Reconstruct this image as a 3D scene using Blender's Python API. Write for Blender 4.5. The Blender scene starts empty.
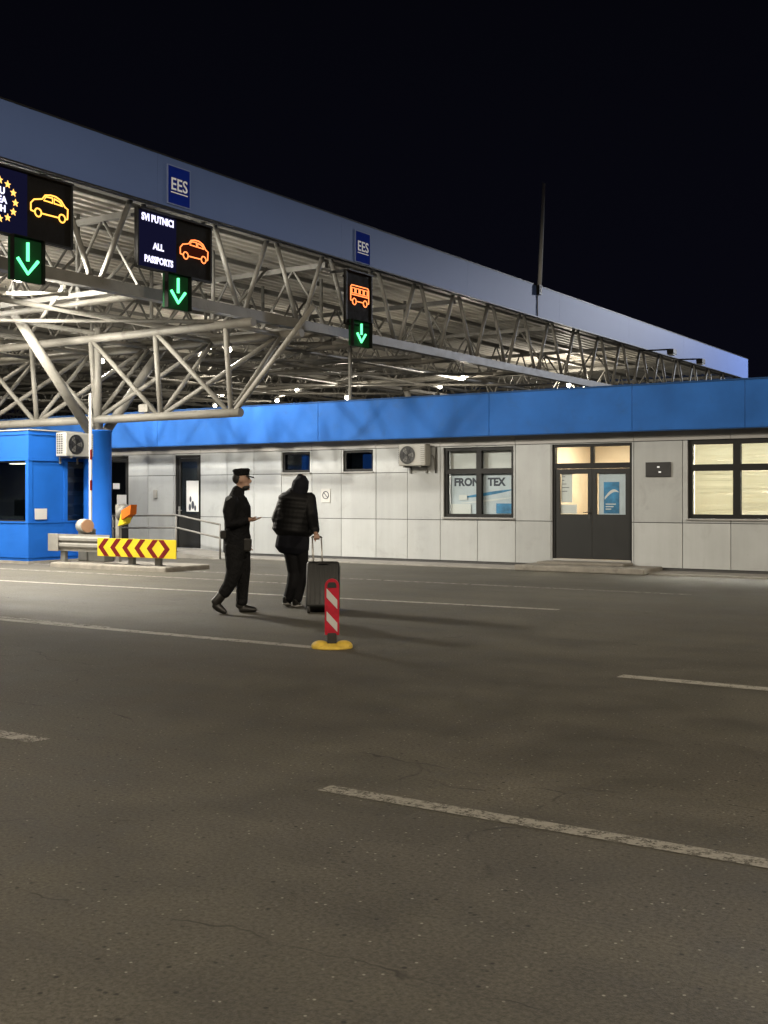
import bpy, bmesh, math, random
from mathutils import Vector, Matrix
random.seed(7)
R = math.radians
PI = math.pi
scene = bpy.context.scene
COL = scene.collection

# ------------------------------------------------------------------ camera frame (a level camera, eye height 1.5 m)
YAW = R(33.2)
CA, SA = math.cos(YAW), math.sin(YAW)
F, EYE, HOR, CX = 1155.0, 1.5, 496.0, 384.0
def ray(px, py):
    t = (px - CX) / F; v = (HOR - py) / F
    return CA*t - SA, SA*t + CA, v           # world X, Y, Z per unit depth
def on_x(px, py, X):
    a, b, v = ray(px, py); d = X / a
    return Vector((X, b*d, EYE + v*d))
def on_y(px, py, Y):
    a, b, v = ray(px, py); d = Y / b
    return Vector((a*d, Y, EYE + v*d))
def on_z(px, py, Z=0.0):
    a, b, v = ray(px, py); d = (Z - EYE) / v
    return Vector((a*d, b*d, Z))
def wx(px, Y=22.0):
    return on_y(px, 500, Y).x

# ------------------------------------------------------------------ materials
MATS = {}
def nm(name):
    m = bpy.data.materials.new(name); m.use_nodes = True
    nt = m.node_tree
    return m, nt, nt.nodes['Principled BSDF'], nt.nodes['Material Output']
def node(nt, typ, **kw):
    n = nt.nodes.new(typ)
    for k, v in kw.items():
        if k.startswith('i_'):
            n.inputs[k[2:].replace('_', ' ')].default_value = v
        else:
            setattr(n, k, v)
    return n
def mix(nt, fac, a, b):
    n = nt.nodes.new('ShaderNodeMix'); n.data_type = 'RGBA'
    for s, v in ((0, fac), (6, a), (7, b)):
        if hasattr(v, 'links') or hasattr(v, 'is_linked'):
            nt.links.new(v, n.inputs[s])
        else:
            n.inputs[s].default_value = v
    return n.outputs[2]
def ramp(nt, src, a, b, ca=(0, 0, 0, 1), cb=(1, 1, 1, 1)):
    n = nt.nodes.new('ShaderNodeValToRGB')
    n.color_ramp.elements[0].position = a; n.color_ramp.elements[0].color = ca
    n.color_ramp.elements[1].position = b; n.color_ramp.elements[1].color = cb
    nt.links.new(src, n.inputs[0])
    return n.outputs[0]
def noise(nt, co, scale, detail=4, rough=.55, dist=0.0):
    n = nt.nodes.new('ShaderNodeTexNoise')
    n.inputs['Scale'].default_value = scale; n.inputs['Detail'].default_value = detail
    n.inputs['Roughness'].default_value = rough; n.inputs['Distortion'].default_value = dist
    if co is not None: nt.links.new(co, n.inputs['Vector'])
    return n.outputs[0]
def objco(nt):
    g = nt.nodes.new('ShaderNodeNewGeometry')
    return g.outputs['Position']
def bump(nt, bsdf, h, strength=.2, dist=.01):
    b = nt.nodes.new('ShaderNodeBump'); b.inputs['Strength'].default_value = strength
    b.inputs['Distance'].default_value = dist
    nt.links.new(h, b.inputs['Height']); nt.links.new(b.outputs[0], bsdf.inputs['Normal'])
def rgba(c): return (c[0], c[1], c[2], 1)
def paint(name, col, rough=.5, metal=0.0, var=.12, scale=3.0, dirt=None, bmp=0.0, spec=.5):
    m, nt, b, o = nm(name)
    co = objco(nt)
    n1 = noise(nt, co, scale, 5, .6)
    dk = tuple(x*(1-var) for x in col); lt = tuple(min(1, x*(1+var)) for x in col)
    c = mix(nt, ramp(nt, n1, .3, .7), rgba(dk), rgba(lt))
    if dirt:
        n2 = noise(nt, co, scale*2.3, 6, .7, .5)
        c = mix(nt, ramp(nt, n2, .55, .8), c, rgba(dirt))
    nt.links.new(c, b.inputs['Base Color'])
    r = ramp(nt, noise(nt, co, scale*4, 3), .2, .8, (rough*.8,)*3 + (1,), (min(1, rough*1.2),)*3 + (1,))
    nt.links.new(r, b.inputs['Roughness'])
    b.inputs['Metallic'].default_value = metal
    b.inputs['Specular IOR Level'].default_value = spec
    if bmp: bump(nt, b, noise(nt, co, scale*20, 4), bmp, .004)
    MATS[name] = m
    return m
def glow(name, col, s):
    m = bpy.data.materials.new(name); m.use_nodes = True
    nt = m.node_tree; nt.nodes.remove(nt.nodes['Principled BSDF'])
    e = nt.nodes.new('ShaderNodeEmission'); e.inputs[0].default_value = rgba(col); e.inputs[1].default_value = s
    nt.links.new(e.outputs[0], nt.nodes['Material Output'].inputs[0])
    MATS[name] = m
    return m
def glassmat(name, tint, ior=1.5):
    m = bpy.data.materials.new(name); m.use_nodes = True
    nt = m.node_tree; nt.nodes.remove(nt.nodes['Principled BSDF'])
    t = nt.nodes.new('ShaderNodeBsdfTransparent'); t.inputs[0].default_value = rgba(tint)
    g = nt.nodes.new('ShaderNodeBsdfGlossy'); g.inputs['Roughness'].default_value = .03
    f = nt.nodes.new('ShaderNodeFresnel')
    gm = nt.nodes.new('ShaderNodeNewGeometry'); mr = nt.nodes.new('ShaderNodeMapRange')
    mr.inputs['To Min'].default_value = ior; mr.inputs['To Max'].default_value = 1/ior
    nt.links.new(gm.outputs['Backfacing'], mr.inputs['Value']); nt.links.new(mr.outputs[0], f.inputs[0])
    x = nt.nodes.new('ShaderNodeMixShader')
    nt.links.new(f.outputs[0], x.inputs[0]); nt.links.new(t.outputs[0], x.inputs[1]); nt.links.new(g.outputs[0], x.inputs[2])
    nt.links.new(x.outputs[0], nt.nodes['Material Output'].inputs[0])
    MATS[name] = m
    return m

# asphalt: aggregate speckle, patches, worn wheel tracks and hairline cracks
def asphalt():
    m, nt, b, o = nm('asphalt')
    co = objco(nt)
    big = noise(nt, co, .22, 4, .6, .4)
    mid = noise(nt, co, 1.6, 6, .65)
    fine = noise(nt, co, 55, 4, .75)
    c = mix(nt, ramp(nt, big, .3, .7), rgba((.064, .059, .047)), rgba((.098, .091, .073)))
    # stretched streaks along the lanes
    mp = node(nt, 'ShaderNodeMapping'); mp.inputs['Scale'].default_value = (.12, 1.3, 1)
    nt.links.new(co, mp.inputs[0])
    st = noise(nt, mp.outputs[0], 1.0, 5, .6, .3)
    c = mix(nt, ramp(nt, st, .38, .62, (.42,)*3+(1,), (0,)*3+(1,)), c, rgba((.056, .051, .044)))
    c2 = nt.nodes.new('ShaderNodeMix'); c2.data_type = 'RGBA'; c2.blend_type = 'MULTIPLY'; c2.inputs[0].default_value = 1
    nt.links.new(c, c2.inputs[6]); nt.links.new(ramp(nt, mid, .25, .75, (.72,)*3+(1,), (1.28,)*3+(1,)), c2.inputs[7])
    c = c2.outputs[2]
    c3 = nt.nodes.new('ShaderNodeMix'); c3.data_type = 'RGBA'; c3.blend_type = 'MULTIPLY'; c3.inputs[0].default_value = 1
    nt.links.new(c, c3.inputs[6]); nt.links.new(ramp(nt, fine, .3, .72, (.5,)*3+(1,), (1.55,)*3+(1,)), c3.inputs[7])
    c = c3.outputs[2]
    v = node(nt, 'ShaderNodeTexVoronoi'); v.inputs['Scale'].default_value = 30; nt.links.new(co, v.inputs['Vector'])
    stone = ramp(nt, v.outputs['Distance'], .13, .20, (1,)*3+(1,), (0,)*3+(1,))
    sel = ramp(nt, v.outputs['Color'], .70, .80)
    mm = node(nt, 'ShaderNodeMath', operation='MULTIPLY'); nt.links.new(stone, mm.inputs[0]); nt.links.new(sel, mm.inputs[1])
    c = mix(nt, mm.outputs[0], c, rgba((.24, .23, .20)))
    v2 = node(nt, 'ShaderNodeTexVoronoi'); v2.inputs['Scale'].default_value = 17; nt.links.new(co, v2.inputs['Vector'])
    pit = ramp(nt, v2.outputs['Distance'], .10, .2, (1,)*3+(1,), (0,)*3+(1,))
    sel2 = ramp(nt, v2.outputs['Color'], .60, .7)
    m2 = node(nt, 'ShaderNodeMath', operation='MULTIPLY'); nt.links.new(pit, m2.inputs[0]); nt.links.new(sel2, m2.inputs[1])
    c = mix(nt, m2.outputs[0], c, rgba((.022, .020, .018)))
    # cracks: thin voronoi borders, broken up by a mask
    wob = node(nt, 'ShaderNodeVectorMath', operation='ADD')
    nz = nt.nodes.new('ShaderNodeTexNoise'); nz.inputs['Scale'].default_value = 1.4; nt.links.new(co, nz.inputs['Vector'])
    sc_ = node(nt, 'ShaderNodeVectorMath', operation='SCALE'); sc_.inputs['Scale'].default_value = .8
    nt.links.new(nz.outputs['Color'], sc_.inputs[0]); nt.links.new(co, wob.inputs[0]); nt.links.new(sc_.outputs[0], wob.inputs[1])
    v3 = node(nt, 'ShaderNodeTexVoronoi', feature='DISTANCE_TO_EDGE'); v3.inputs['Scale'].default_value = .42
    nt.links.new(wob.outputs[0], v3.inputs['Vector'])
    cr = ramp(nt, v3.outputs['Distance'], .001, .005, (1,)*3+(1,), (0,)*3+(1,))
    msk = ramp(nt, noise(nt, co, .5, 2), .50, .60)
    m3 = node(nt, 'ShaderNodeMath', operation='MULTIPLY'); nt.links.new(cr, m3.inputs[0]); nt.links.new(msk, m3.inputs[1])
    br = ramp(nt, noise(nt, co, 5, 3), .4, .6)
    m4 = node(nt, 'ShaderNodeMath', operation='MULTIPLY'); nt.links.new(m3.outputs[0], m4.inputs[0]); nt.links.new(br, m4.inputs[1])
    c = mix(nt, m4.outputs[0], c, rgba((.02, .018, .016)))
    # two long ragged seams running with the lanes
    sx = node(nt, 'ShaderNodeSeparateXYZ'); nt.links.new(co, sx.inputs[0])
    def M2(op, a, b_):
        q = node(nt, 'ShaderNodeMath', operation=op)
        for i, v_ in enumerate((a, b_)):
            if hasattr(v_, 'is_linked'): nt.links.new(v_, q.inputs[i])
            elif v_ is not None: q.inputs[i].default_value = v_
        return q.outputs[0]
    wv = M2('MULTIPLY', M2('SUBTRACT', noise(nt, co, .55, 5, .6), .5), 1.1)
    for yc, wd in ((5.55, .008), (3.0, .005), (11.2, .010)):
        dd = M2('ABSOLUTE', M2('SUBTRACT', M2('ADD', sx.outputs['Y'], wv), yc), None)
        lo = ramp(nt, dd, wd*.4, wd*1.6, (1,)*3+(1,), (0,)*3+(1,))
        k_ = M2('MULTIPLY', lo, ramp(nt, noise(nt, co, 1.7, 4, .7), .47, .56))
        c = mix(nt, k_, c, rgba((.028, .025, .021)))
    # dark oil drips and rubber
    oil = ramp(nt, noise(nt, co, .9, 3, .5, .2), .66, .78)
    c = mix(nt, M2('MULTIPLY', oil, .45), c, rgba((.030, .028, .025)))
    nt.links.new(c, b.inputs['Base Color'])
    nt.links.new(ramp(nt, mid, .3, .7, (.62,)*3+(1,), (.85,)*3+(1,)), b.inputs['Roughness'])
    b.inputs['Specular IOR Level'].default_value = .35
    hh = node(nt, 'ShaderNodeMath', operation='ADD'); nt.links.new(fine, hh.inputs[0])
    nt.links.new(noise(nt, co, 190, 2), hh.inputs[1])
    bump(nt, b, hh.outputs[0], .55, .006)
    return m
def worn(name, col, lo, hi, scale=9):
    m, nt, b, o = nm(name)
    co = objco(nt)
    n1 = noise(nt, co, scale, 8, .75)
    n2 = noise(nt, co, 60, 3, .7)
    a = node(nt, 'ShaderNodeMath', operation='MULTIPLY_ADD'); a.inputs[1].default_value = .45
    nt.links.new(n2, a.inputs[0]); nt.links.new(n1, a.inputs[2])
    fac = ramp(nt, a.outputs[0], lo, hi)
    nt.links.new(mix(nt, n2, rgba(tuple(x*.75 for x in col)), rgba(col)), b.inputs['Base Color'])
    b.inputs['Roughness'].default_value = .75
    t = nt.nodes.new('ShaderNodeBsdfTransparent'); x = nt.nodes.new('ShaderNodeMixShader')
    nt.links.new(fac, x.inputs[0]); nt.links.new(t.outputs[0], x.inputs[1]); nt.links.new(b.outputs[0], x.inputs[2])
    nt.links.new(x.outputs[0], o.inputs[0])
    return m
M_ASPHALT = asphalt()
M_LINE = worn('road_paint', (.34, .325, .285), .50, .72)
M_LINE2 = worn('road_paint_faded', (.30, .285, .255), .55, .78)
M_SLAB = paint('paving', (.22, .21, .19), .8, var=.2, scale=2.5, dirt=(.13, .12, .10), bmp=.3)
M_KERB = paint('kerb_concrete', (.19, .175, .15), .85, var=.25, scale=4, dirt=(.09, .08, .065), bmp=.4)
M_PANEL = paint('cladding_paint', (.378, .392, .398), .42, var=.07, scale=.9, dirt=(.31, .318, .315), spec=.3)
_nt = M_PANEL.node_tree; _b = _nt.nodes['Principled BSDF']
_src = _b.inputs['Base Color'].links[0].from_socket
_g = _nt.nodes.new('ShaderNodeNewGeometry')
_r = ramp(_nt, _g.outputs['Random Per Island'], 0, 1, (.87, .87, .86, 1), (1.06, 1.06, 1.05, 1))
_mp = node(_nt, 'ShaderNodeMapping'); _mp.inputs['Scale'].default_value = (5, 5, .35); _nt.links.new(_g.outputs['Position'], _mp.inputs[0])
_st = ramp(_nt, noise(_nt, _mp.outputs[0], 1.0, 6, .65), .36, .66, (.94, .938, .93, 1), (1.01, 1.01, 1.01, 1))
_m1 = _nt.nodes.new('ShaderNodeMix'); _m1.data_type = 'RGBA'; _m1.blend_type = 'MULTIPLY'; _m1.inputs[0].default_value = 1
_m2 = _nt.nodes.new('ShaderNodeMix'); _m2.data_type = 'RGBA'; _m2.blend_type = 'MULTIPLY'; _m2.inputs[0].default_value = 1
_nt.links.new(_src, _m1.inputs[6]); _nt.links.new(_r, _m1.inputs[7]); _nt.links.new(_m1.outputs[2], _m2.inputs[6]); _nt.links.new(_st, _m2.inputs[7])
_nt.links.new(_m2.outputs[2], _b.inputs['Base Color'])
M_TRIM = paint('cladding_trim', (.25, .245, .235), .5, var=.08, scale=1.2)
M_DARK = paint('dark_backing', (.05, .05, .05), .8)
M_BLUE = paint('blue_facing', (.023, .098, .325), .65, var=.2, scale=.9, spec=.06, dirt=(.026, .078, .21))
M_BLUE2 = paint('booth_blue', (.010, .085, .36), .6, var=.14, scale=1.2, spec=.08)
M_FASCIA = paint('fascia_blue', (.084, .132, .30), .9, var=.05, scale=.35, spec=.0)
_nt = M_FASCIA.node_tree; _b = _nt.nodes['Principled BSDF']
_nt.links.remove(_b.inputs['Roughness'].links[0]); _b.inputs['Roughness'].default_value = .56; _b.inputs['Specular IOR Level'].default_value = .22
M_FRAME = paint('window_frame', (.012, .012, .0115), .5, var=.1, spec=.2)
M_DOOR = paint('door_grey', (.019, .0195, .019), .5, var=.12, scale=1.5, spec=.25)
M_STEEL = paint('steel_cream', (.16, .156, .142), .5, var=.2, scale=1.6, dirt=(.10, .092, .075), spec=.35)
M_STEELW = paint('steel_white', (.165, .158, .14), .5, var=.16, scale=1.6, dirt=(.07, .064, .052), spec=.25)
M_DECK = paint('deck_cream', (.50, .475, .42), .6, var=.12, scale=.6, dirt=(.33, .30, .25))
M_GALV = paint('galvanised', (.19, .185, .17), .55, .2, var=.15, scale=6)
M_GREYM = paint('grey_metal', (.11, .108, .10), .55, .2, var=.15, scale=5)
M_WHITE = paint('white_plastic', (.29, .285, .26), .5, var=.08, scale=5)
M_PAPER = paint('paper', (.42, .415, .40), .8, var=.04)
M_BLACK = paint('black_plastic', (.012, .012, .012), .5, var=.2)
M_RUBBER = paint('rubber', (.018, .017, .016), .75)
M_RED = paint('red_sheet', (.36, .012, .028), .55, var=.25, scale=9, spec=.2, dirt=(.19, .025, .03))
M_REDD = paint('dark_red', (.10, .006, .006), .6, var=.2, spec=.1)
M_YEL = paint('yellow_sheet', (.46, .36, .02), .6, var=.1, spec=.1)
M_ORANGE = paint('orange_plastic', (.42, .10, .012), .6, var=.1, spec=.1)
M_YBASE = paint('yellow_rubber', (.55, .38, .05), .65, var=.2, scale=12, dirt=(.17, .13, .05), bmp=.4)
M_COPPER = paint('motor_cap', (.30, .17, .10), .5, var=.1)
M_SIGNB = paint('sign_blue', (.006, .020, .22), .8, var=.05, spec=.02)
M_BORDER = paint('sign_border', (.16, .21, .38), .8, var=.05, spec=.05)
M_LETW = paint('letter_white', (.85, .88, .95), .5, var=.03)
M_LETD = paint('letter_dark', (.05, .055, .075), .6, var=.1)
M_LED = paint('led_face', (.007, .0065, .006), .8, var=.1, spec=.1)
M_SHEET = paint('white_sheet', (.66, .66, .65), .8, var=.04)
M_POSTB = paint('poster_blue', (.05, .22, .42), .5, var=.5, scale=4)
M_POSTL = paint('poster_pale_blue', (.50, .55, .60), .5, var=.12, scale=3)
M_WALLIN = paint('room_wall', (.66, .58, .48), .8, var=.05)
M_WALLG = paint('room_wall_grey', (.45, .45, .43), .8, var=.05)
M_WOOD = paint('wood_door', (.50, .27, .10), .5, var=.15)
M_BLIND = paint('blind_cream', (.74, .73, .65), .7, var=.06)
_nt = M_BLIND.node_tree; _b = _nt.nodes['Principled BSDF']
_t = _nt.nodes.new('ShaderNodeBsdfTranslucent'); _t.inputs[0].default_value = (.82, .82, .74, 1)
_x = _nt.nodes.new('ShaderNodeMixShader'); _x.inputs[0].default_value = .82
_nt.links.new(_b.outputs[0], _x.inputs[1]); _nt.links.new(_t.outputs[0], _x.inputs[2])
_nt.links.new(_x.outputs[0], _nt.nodes['Material Output'].inputs[0])
M_SKIN = paint('skin', (.29, .175, .125), .55, var=.08, scale=20)
M_UNI = paint('navy_uniform', (.0032, .0033, .0042), .85, var=.25, scale=14, bmp=.3, spec=.2)
M_UNI2 = paint('trouser_cloth', (.005, .005, .0055), .85, var=.25, scale=14, bmp=.3, spec=.2)
for _m in (M_UNI, M_UNI2):
    _nt = _m.node_tree; bump(_nt, _nt.nodes['Principled BSDF'], noise(_nt, objco(_nt), 11, 4, .6, .6), .9, .05)
M_BOOT = paint('boot_leather', (.010, .009, .008), .4, var=.3)
M_HAIR = paint('hair_dark', (.006, .005, .0045), .7)
M_PUFF = paint('puffer_nylon', (.0035, .0035, .004), .6, var=.2, scale=10, spec=.2)
M_HOOD = paint('hoodie_cotton', (.005, .0055, .009), .9, var=.25, scale=14, spec=.2)
M_JEAN = paint('dark_jeans', (.005, .005, .006), .85, var=.3, scale=10, spec=.2)
M_SHOEW = paint('shoe_sole', (.35, .34, .32), .7)
M_PATCH = paint('sleeve_patch', (.10, .11, .12), .8)
M_CASE = paint('case_shell', (.0045, .005, .0045), .5, var=.2, scale=6)
M_ALU = paint('aluminium', (.50, .49, .47), .35, .7, var=.08)
M_GLASS = glassmat('glass', (.93, .95, .95))
M_GLASSD = glassmat('glass_tinted', (.40, .44, .46))
G_ORANGE = glow('led_orange', (1.0, .23, .065), 2.6)
G_AMBER = glow('led_amber', (1.0, .47, .08), 2.4)
G_WHITE = glow('led_white', (.78, .76, 1.0), 1.7)
G_STAR = glow('led_star', (1.0, .52, .12), 2.0)
G_BLUEP = glow('led_blue_panel', (.006, .006, .022), 1.0)
G_REDP = glow('led_red_dim', (.035, .006, .003), 1.0)
G_GREEN = glow('led_green', (.13, 1.0, .36), 2.4)
G_LAMP = glow('lamp_lens', (1.0, .92, .74), 30)
G_TUBE = glow('ceiling_tube', (1.0, .86, .62), 7.0)
G_BLUEGLOW = glow('blue_glow', (.02, .08, .30), 1.0)

# ------------------------------------------------------------------ mesh builder and object helpers
ORG = {}
def frame(o, r, u):
    r = Vector(r).normalized(); u = Vector(u).normalized(); n = r.cross(u)
    return Matrix(((r.x, u.x, n.x, o[0]), (r.y, u.y, n.y, o[1]), (r.z, u.z, n.z, o[2]), (0, 0, 0, 1)))
class MB:
    def __init__(s): s.bm = bmesh.new()
    def box(s, x0, x1, y0, y1, z0, z1, M=None, bev=0.0, seg=2):
        t = bmesh.new()
        vs = [t.verts.new((x, y, z)) for x in (x0, x1) for y in (y0, y1) for z in (z0, z1)]
        for f in ((0, 1, 3, 2), (4, 6, 7, 5), (0, 4, 5, 1), (2, 3, 7, 6), (0, 2, 6, 4), (1, 5, 7, 3)):
            t.faces.new([vs[i] for i in f])
        if bev:
            bmesh.ops.bevel(t, geom=t.edges[:], offset=bev, segments=seg, affect='EDGES', profile=.5)
        s.add(t, M); return s
    def add(s, t, M=None, smooth=False):
        if M is not None: bmesh.ops.transform(t, matrix=M, verts=t.verts)
        mp = {v: s.bm.verts.new(v.co) for v in t.verts}
        for f in t.faces:
            try:
                nf = s.bm.faces.new([mp[v] for v in f.verts]); nf.smooth = f.smooth or smooth
            except ValueError: pass
        t.free()
    def tube(s, p0, p1, r0, r1=None, n=10, cap=True):
        p0, p1 = Vector(p0), Vector(p1); r1 = r0 if r1 is None else r1
        d = (p1 - p0).normalized(); a = d.orthogonal().normalized(); b = d.cross(a)
        A = [s.bm.verts.new(p0 + (a*math.cos(2*PI*k/n) + b*math.sin(2*PI*k/n))*r0) for k in range(n)]
        B = [s.bm.verts.new(p1 + (a*math.cos(2*PI*k/n) + b*math.sin(2*PI*k/n))*r1) for k in range(n)]
        for k in range(n):
            f = s.bm.faces.new((A[k], A[(k+1) % n], B[(k+1) % n], B[k])); f.smooth = True
        if cap:
            s.bm.faces.new(A[::-1]); s.bm.faces.new(B)
        return s
    def path(s, pts, r, n=6, closed=False):
        P = [Vector(p) for p in pts]; L = len(P); rings = []
        up = None
        for i in range(L):
            if closed: d = (P[(i+1) % L] - P[i-1])
            else: d = P[min(i+1, L-1)] - P[max(i-1, 0)]
            d.normalize()
            a = d.orthogonal().normalized() if up is None else (up - d*up.dot(d)).normalized()
            up = a; b = d.cross(a)
            rings.append([s.bm.verts.new(P[i] + (a*math.cos(2*PI*k/n) + b*math.sin(2*PI*k/n))*r) for k in range(n)])
        for i in range(L if closed else L-1):
            A, B = rings[i], rings[(i+1) % L]
            for k in range(n):
                f = s.bm.faces.new((A[k], A[(k+1) % n], B[(k+1) % n], B[k])); f.smooth = True
        if not closed:
            s.bm.faces.new(rings[0][::-1]); s.bm.faces.new(rings[-1])
        return s
    def bar(s, p0, p1, w, h, up=(0, 0, 1)):          # rectangular section
        p0, p1 = Vector(p0), Vector(p1); d = p1 - p0; L = d.length; d.normalize()
        side = d.cross(Vector(up)).normalized(); u = side.cross(d)
        M = Matrix(((d.x, side.x, u.x, p0.x), (d.y, side.y, u.y, p0.y), (d.z, side.z, u.z, p0.z), (0, 0, 0, 1)))
        s.box(0, L, -w/2, w/2, -h/2, h/2, M); return s
    def prism(s, pts, d, M=None):                     # 2D polygon, extruded from 0 to d along local z
        t = bmesh.new()
        A = [t.verts.new((p[0], p[1], 0)) for p in pts]; B = [t.verts.new((p[0], p[1], d)) for p in pts]
        n = len(pts)
        for k in range(n): t.faces.new((A[k], A[(k+1) % n], B[(k+1) % n], B[k]))
        t.faces.new(A[::-1]); t.faces.new(B)
        bmesh.ops.recalc_face_normals(t, faces=t.faces)
        s.add(t, M); return s
    def lathe(s, prof, M=None, n=24, sx=1.0, sy=1.0):  # profile of (r, z)
        t = bmesh.new(); rings = []
        for r, z in prof:
            rings.append([t.verts.new((max(r, .0005)*math.cos(2*PI*k/n)*sx, max(r, .0005)*math.sin(2*PI*k/n)*sy, z)) for k in range(n)])
        for A, B in zip(rings, rings[1:]):
            for k in range(n):
                f = t.faces.new((A[k], A[(k+1) % n], B[(k+1) % n], B[k])); f.smooth = True
        t.faces.new(rings[0][::-1]); t.faces.new(rings[-1])
        s.add(t, M); return s
    def ball(s, c, rx, ry, rz, M=None, u=16, v=10):
        t = bmesh.new(); bmesh.ops.create_uvsphere(t, u_segments=u, v_segments=v, radius=1)
        bmesh.ops.transform(t, matrix=Matrix.Translation(c) @ Matrix.Diagonal((rx, ry, rz, 1)), verts=t.verts)
        for f in t.faces: f.smooth = True
        s.add(t, M); return s
    def chain(s, pts, side=(0, 1, 0), n=14):          # rounded limb: (x, y, z, ra along side, rb across)
        side = Vector(side); P = [Vector(p[:3]) for p in pts]; rings = []
        L = len(P)
        seq = []
        for i in range(L):
            d = (P[min(i+1, L-1)] - P[max(i-1, 0)]).normalized()
            a = (side - d*side.dot(d)).normalized(); b = d.cross(a)
            ra, rb = pts[i][3], pts[i][4] if len(pts[i]) > 4 else pts[i][3]
            if i == 0:
                m = min(ra, rb)*.6
                for f, k in ((1, .25), (.72, .72)): seq.append((P[i] - d*m*f, a, b, ra*k, rb*k))
            seq.append((P[i], a, b, ra, rb))
            if i == L-1:
                m = min(ra, rb)*.6
                for f, k in ((.72, .72), (1, .25)): seq.append((P[i] + d*m*f, a, b, ra*k, rb*k))
        for p, a, b, ra, rb in seq:
            rings.append([s.bm.verts.new(p + a*math.cos(2*PI*k/n)*ra + b*math.sin(2*PI*k/n)*rb) for k in range(n)])
        for A, B in zip(rings, rings[1:]):
            for k in range(n):
                f = s.bm.faces.new((A[k], A[(k+1) % n], B[(k+1) % n], B[k])); f.smooth = True
        s.bm.faces.new(rings[0][::-1]); s.bm.faces.new(rings[-1])
        return s
    def mesh(s, name):
        me = bpy.data.meshes.new(name); bmesh.ops.recalc_face_normals(s.bm, faces=s.bm.faces)
        s.bm.to_mesh(me); s.bm.free(); return me
    def build(s, name, mat, parent=None, local=False, stuff=False):
        org = ORG.get(parent, Vector((0, 0, 0))) if parent is not None else Vector((0, 0, 0))
        if not local and org.length > 0: bmesh.ops.translate(s.bm, vec=-org, verts=s.bm.verts)
        o = bpy.data.objects.new(name, s.mesh(name)); COL.objects.link(o)
        o.data.materials.append(mat)
        if parent is not None:
            o.parent = parent; ORG[o] = org
        if stuff: o['kind'] = 'stuff'
        return o
    def remesh(s, name, mat, parent, voxel=.012, smooth=4):
        """One continuous skin from overlapping limbs."""
        tmp = bpy.data.objects.new('shape', s.mesh('shape')); COL.objects.link(tmp)
        r = tmp.modifiers.new('r', 'REMESH'); r.mode = 'VOXEL'; r.voxel_size = voxel; r.use_smooth_shade = True
        q = tmp.modifiers.new('s', 'SMOOTH'); q.factor = .5; q.iterations = smooth
        dg = bpy.context.evaluated_depsgraph_get()
        me = bpy.data.meshes.new_from_object(tmp.evaluated_get(dg))
        old = tmp.data; bpy.data.objects.remove(tmp); bpy.data.meshes.remove(old)
        me.name = name; me.materials.clear(); me.materials.append(mat)
        for p in me.polygons: p.use_smooth = True; p.material_index = 0
        o = bpy.data.objects.new(name, me); COL.objects.link(o); o.parent = parent
        return o
def tag(o, label=None, cat=None, group=None, kind=None):
    for k, v in (('label', label), ('category', cat), ('group', group), ('kind', kind)):
        if v: o[k] = v
    return o
def thing(name, label, cat, loc=(0, 0, 0), rz=0.0, group=None):
    o = bpy.data.objects.new(name, None); COL.objects.link(o); o.empty_display_size = .3
    o.location = loc; o.rotation_euler = (0, 0, rz); ORG[o] = Vector(loc)
    return tag(o, label, cat, group)
def copy_tree(o, parent=None):
    c = o.copy(); COL.objects.link(c)
    if parent is not None: c.parent = parent
    for ch in list(o.children): copy_tree(ch, c)
    return c
def lettering(body, size, M, mat, name='lettering', parent=None, ext=.003, bold=0.0, align='CENTER', local=False, sx=1.0):
    cu = bpy.data.curves.new('t', 'FONT'); cu.body = body; cu.size = size; cu.extrude = ext; cu.offset = bold
    cu.align_x = align; cu.align_y = 'CENTER'; cu.resolution_u = 3
    t = bpy.data.objects.new('t', cu); COL.objects.link(t)
    dg = bpy.context.evaluated_depsgraph_get(); me = bpy.data.meshes.new_from_object(t.evaluated_get(dg))
    bpy.data.objects.remove(t); bpy.data.curves.remove(cu)
    me.transform(M @ Matrix.Diagonal((sx, 1, 1, 1)))
    org = ORG.get(parent, Vector((0, 0, 0)))
    if not local: me.transform(Matrix.Translation(-org))
    me.materials.clear(); me.materials.append(mat); me.name = name
    o = bpy.data.objects.new(name, me); COL.objects.link(o)
    if parent is not None: o.parent = parent; ORG[o] = org
    return o

# ------------------------------------------------------------------ ground and markings
m = MB(); m.box(-260, 260, -200, 320, -.4, 0); tag(m.build('ground', M_ASPHALT), kind='structure')
def line(x0, y0, x1, y1, w, mat, z=.004, name='lane_marking'):
    m = MB(); d = Vector((x1-x0, y1-y0, 0)); L = d.length; d.normalize(); n = Vector((-d.y, d.x, 0))*w/2
    a, b = Vector((x0, y0, z)), Vector((x1, y1, z))
    K = max(1, int(L/1.5)); prev = None
    for k in range(K+1):
        c = a.lerp(b, k/K); v = (m.bm.verts.new(c - n), m.bm.verts.new(c + n))
        if prev: m.bm.faces.new((prev[0], v[0], v[1], prev[1]))
        prev = v
    return tag(m.build(name, mat), kind='structure')
g = on_z
line(-1.0 - 2.5, 4.79, 3.2, 4.79, .12, worn('road_paint_near', (.26, .248, .215), .52, .78, 14))
line(-9.4, 4.76, -5.62, 4.76, .15, M_LINE2)
line(-22, 9.18, -6.75, 9.18, .16, M_LINE)
line(-20, 9.75, -9.8, 9.27, .10, M_LINE2, .005)
line(-3.62, 9.12, 3.5, 9.12, .16, M_LINE)
line(6.2, 9.12, 12, 9.12, .16, M_LINE2)
line(-26, 12.9, -6.4, 13.98, .14, M_LINE)
line(-26, 17.1, -5.7, 17.2, .13, M_LINE2)
line(-3.9, 16.0, 6, 16.0, .13, M_LINE2)
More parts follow.
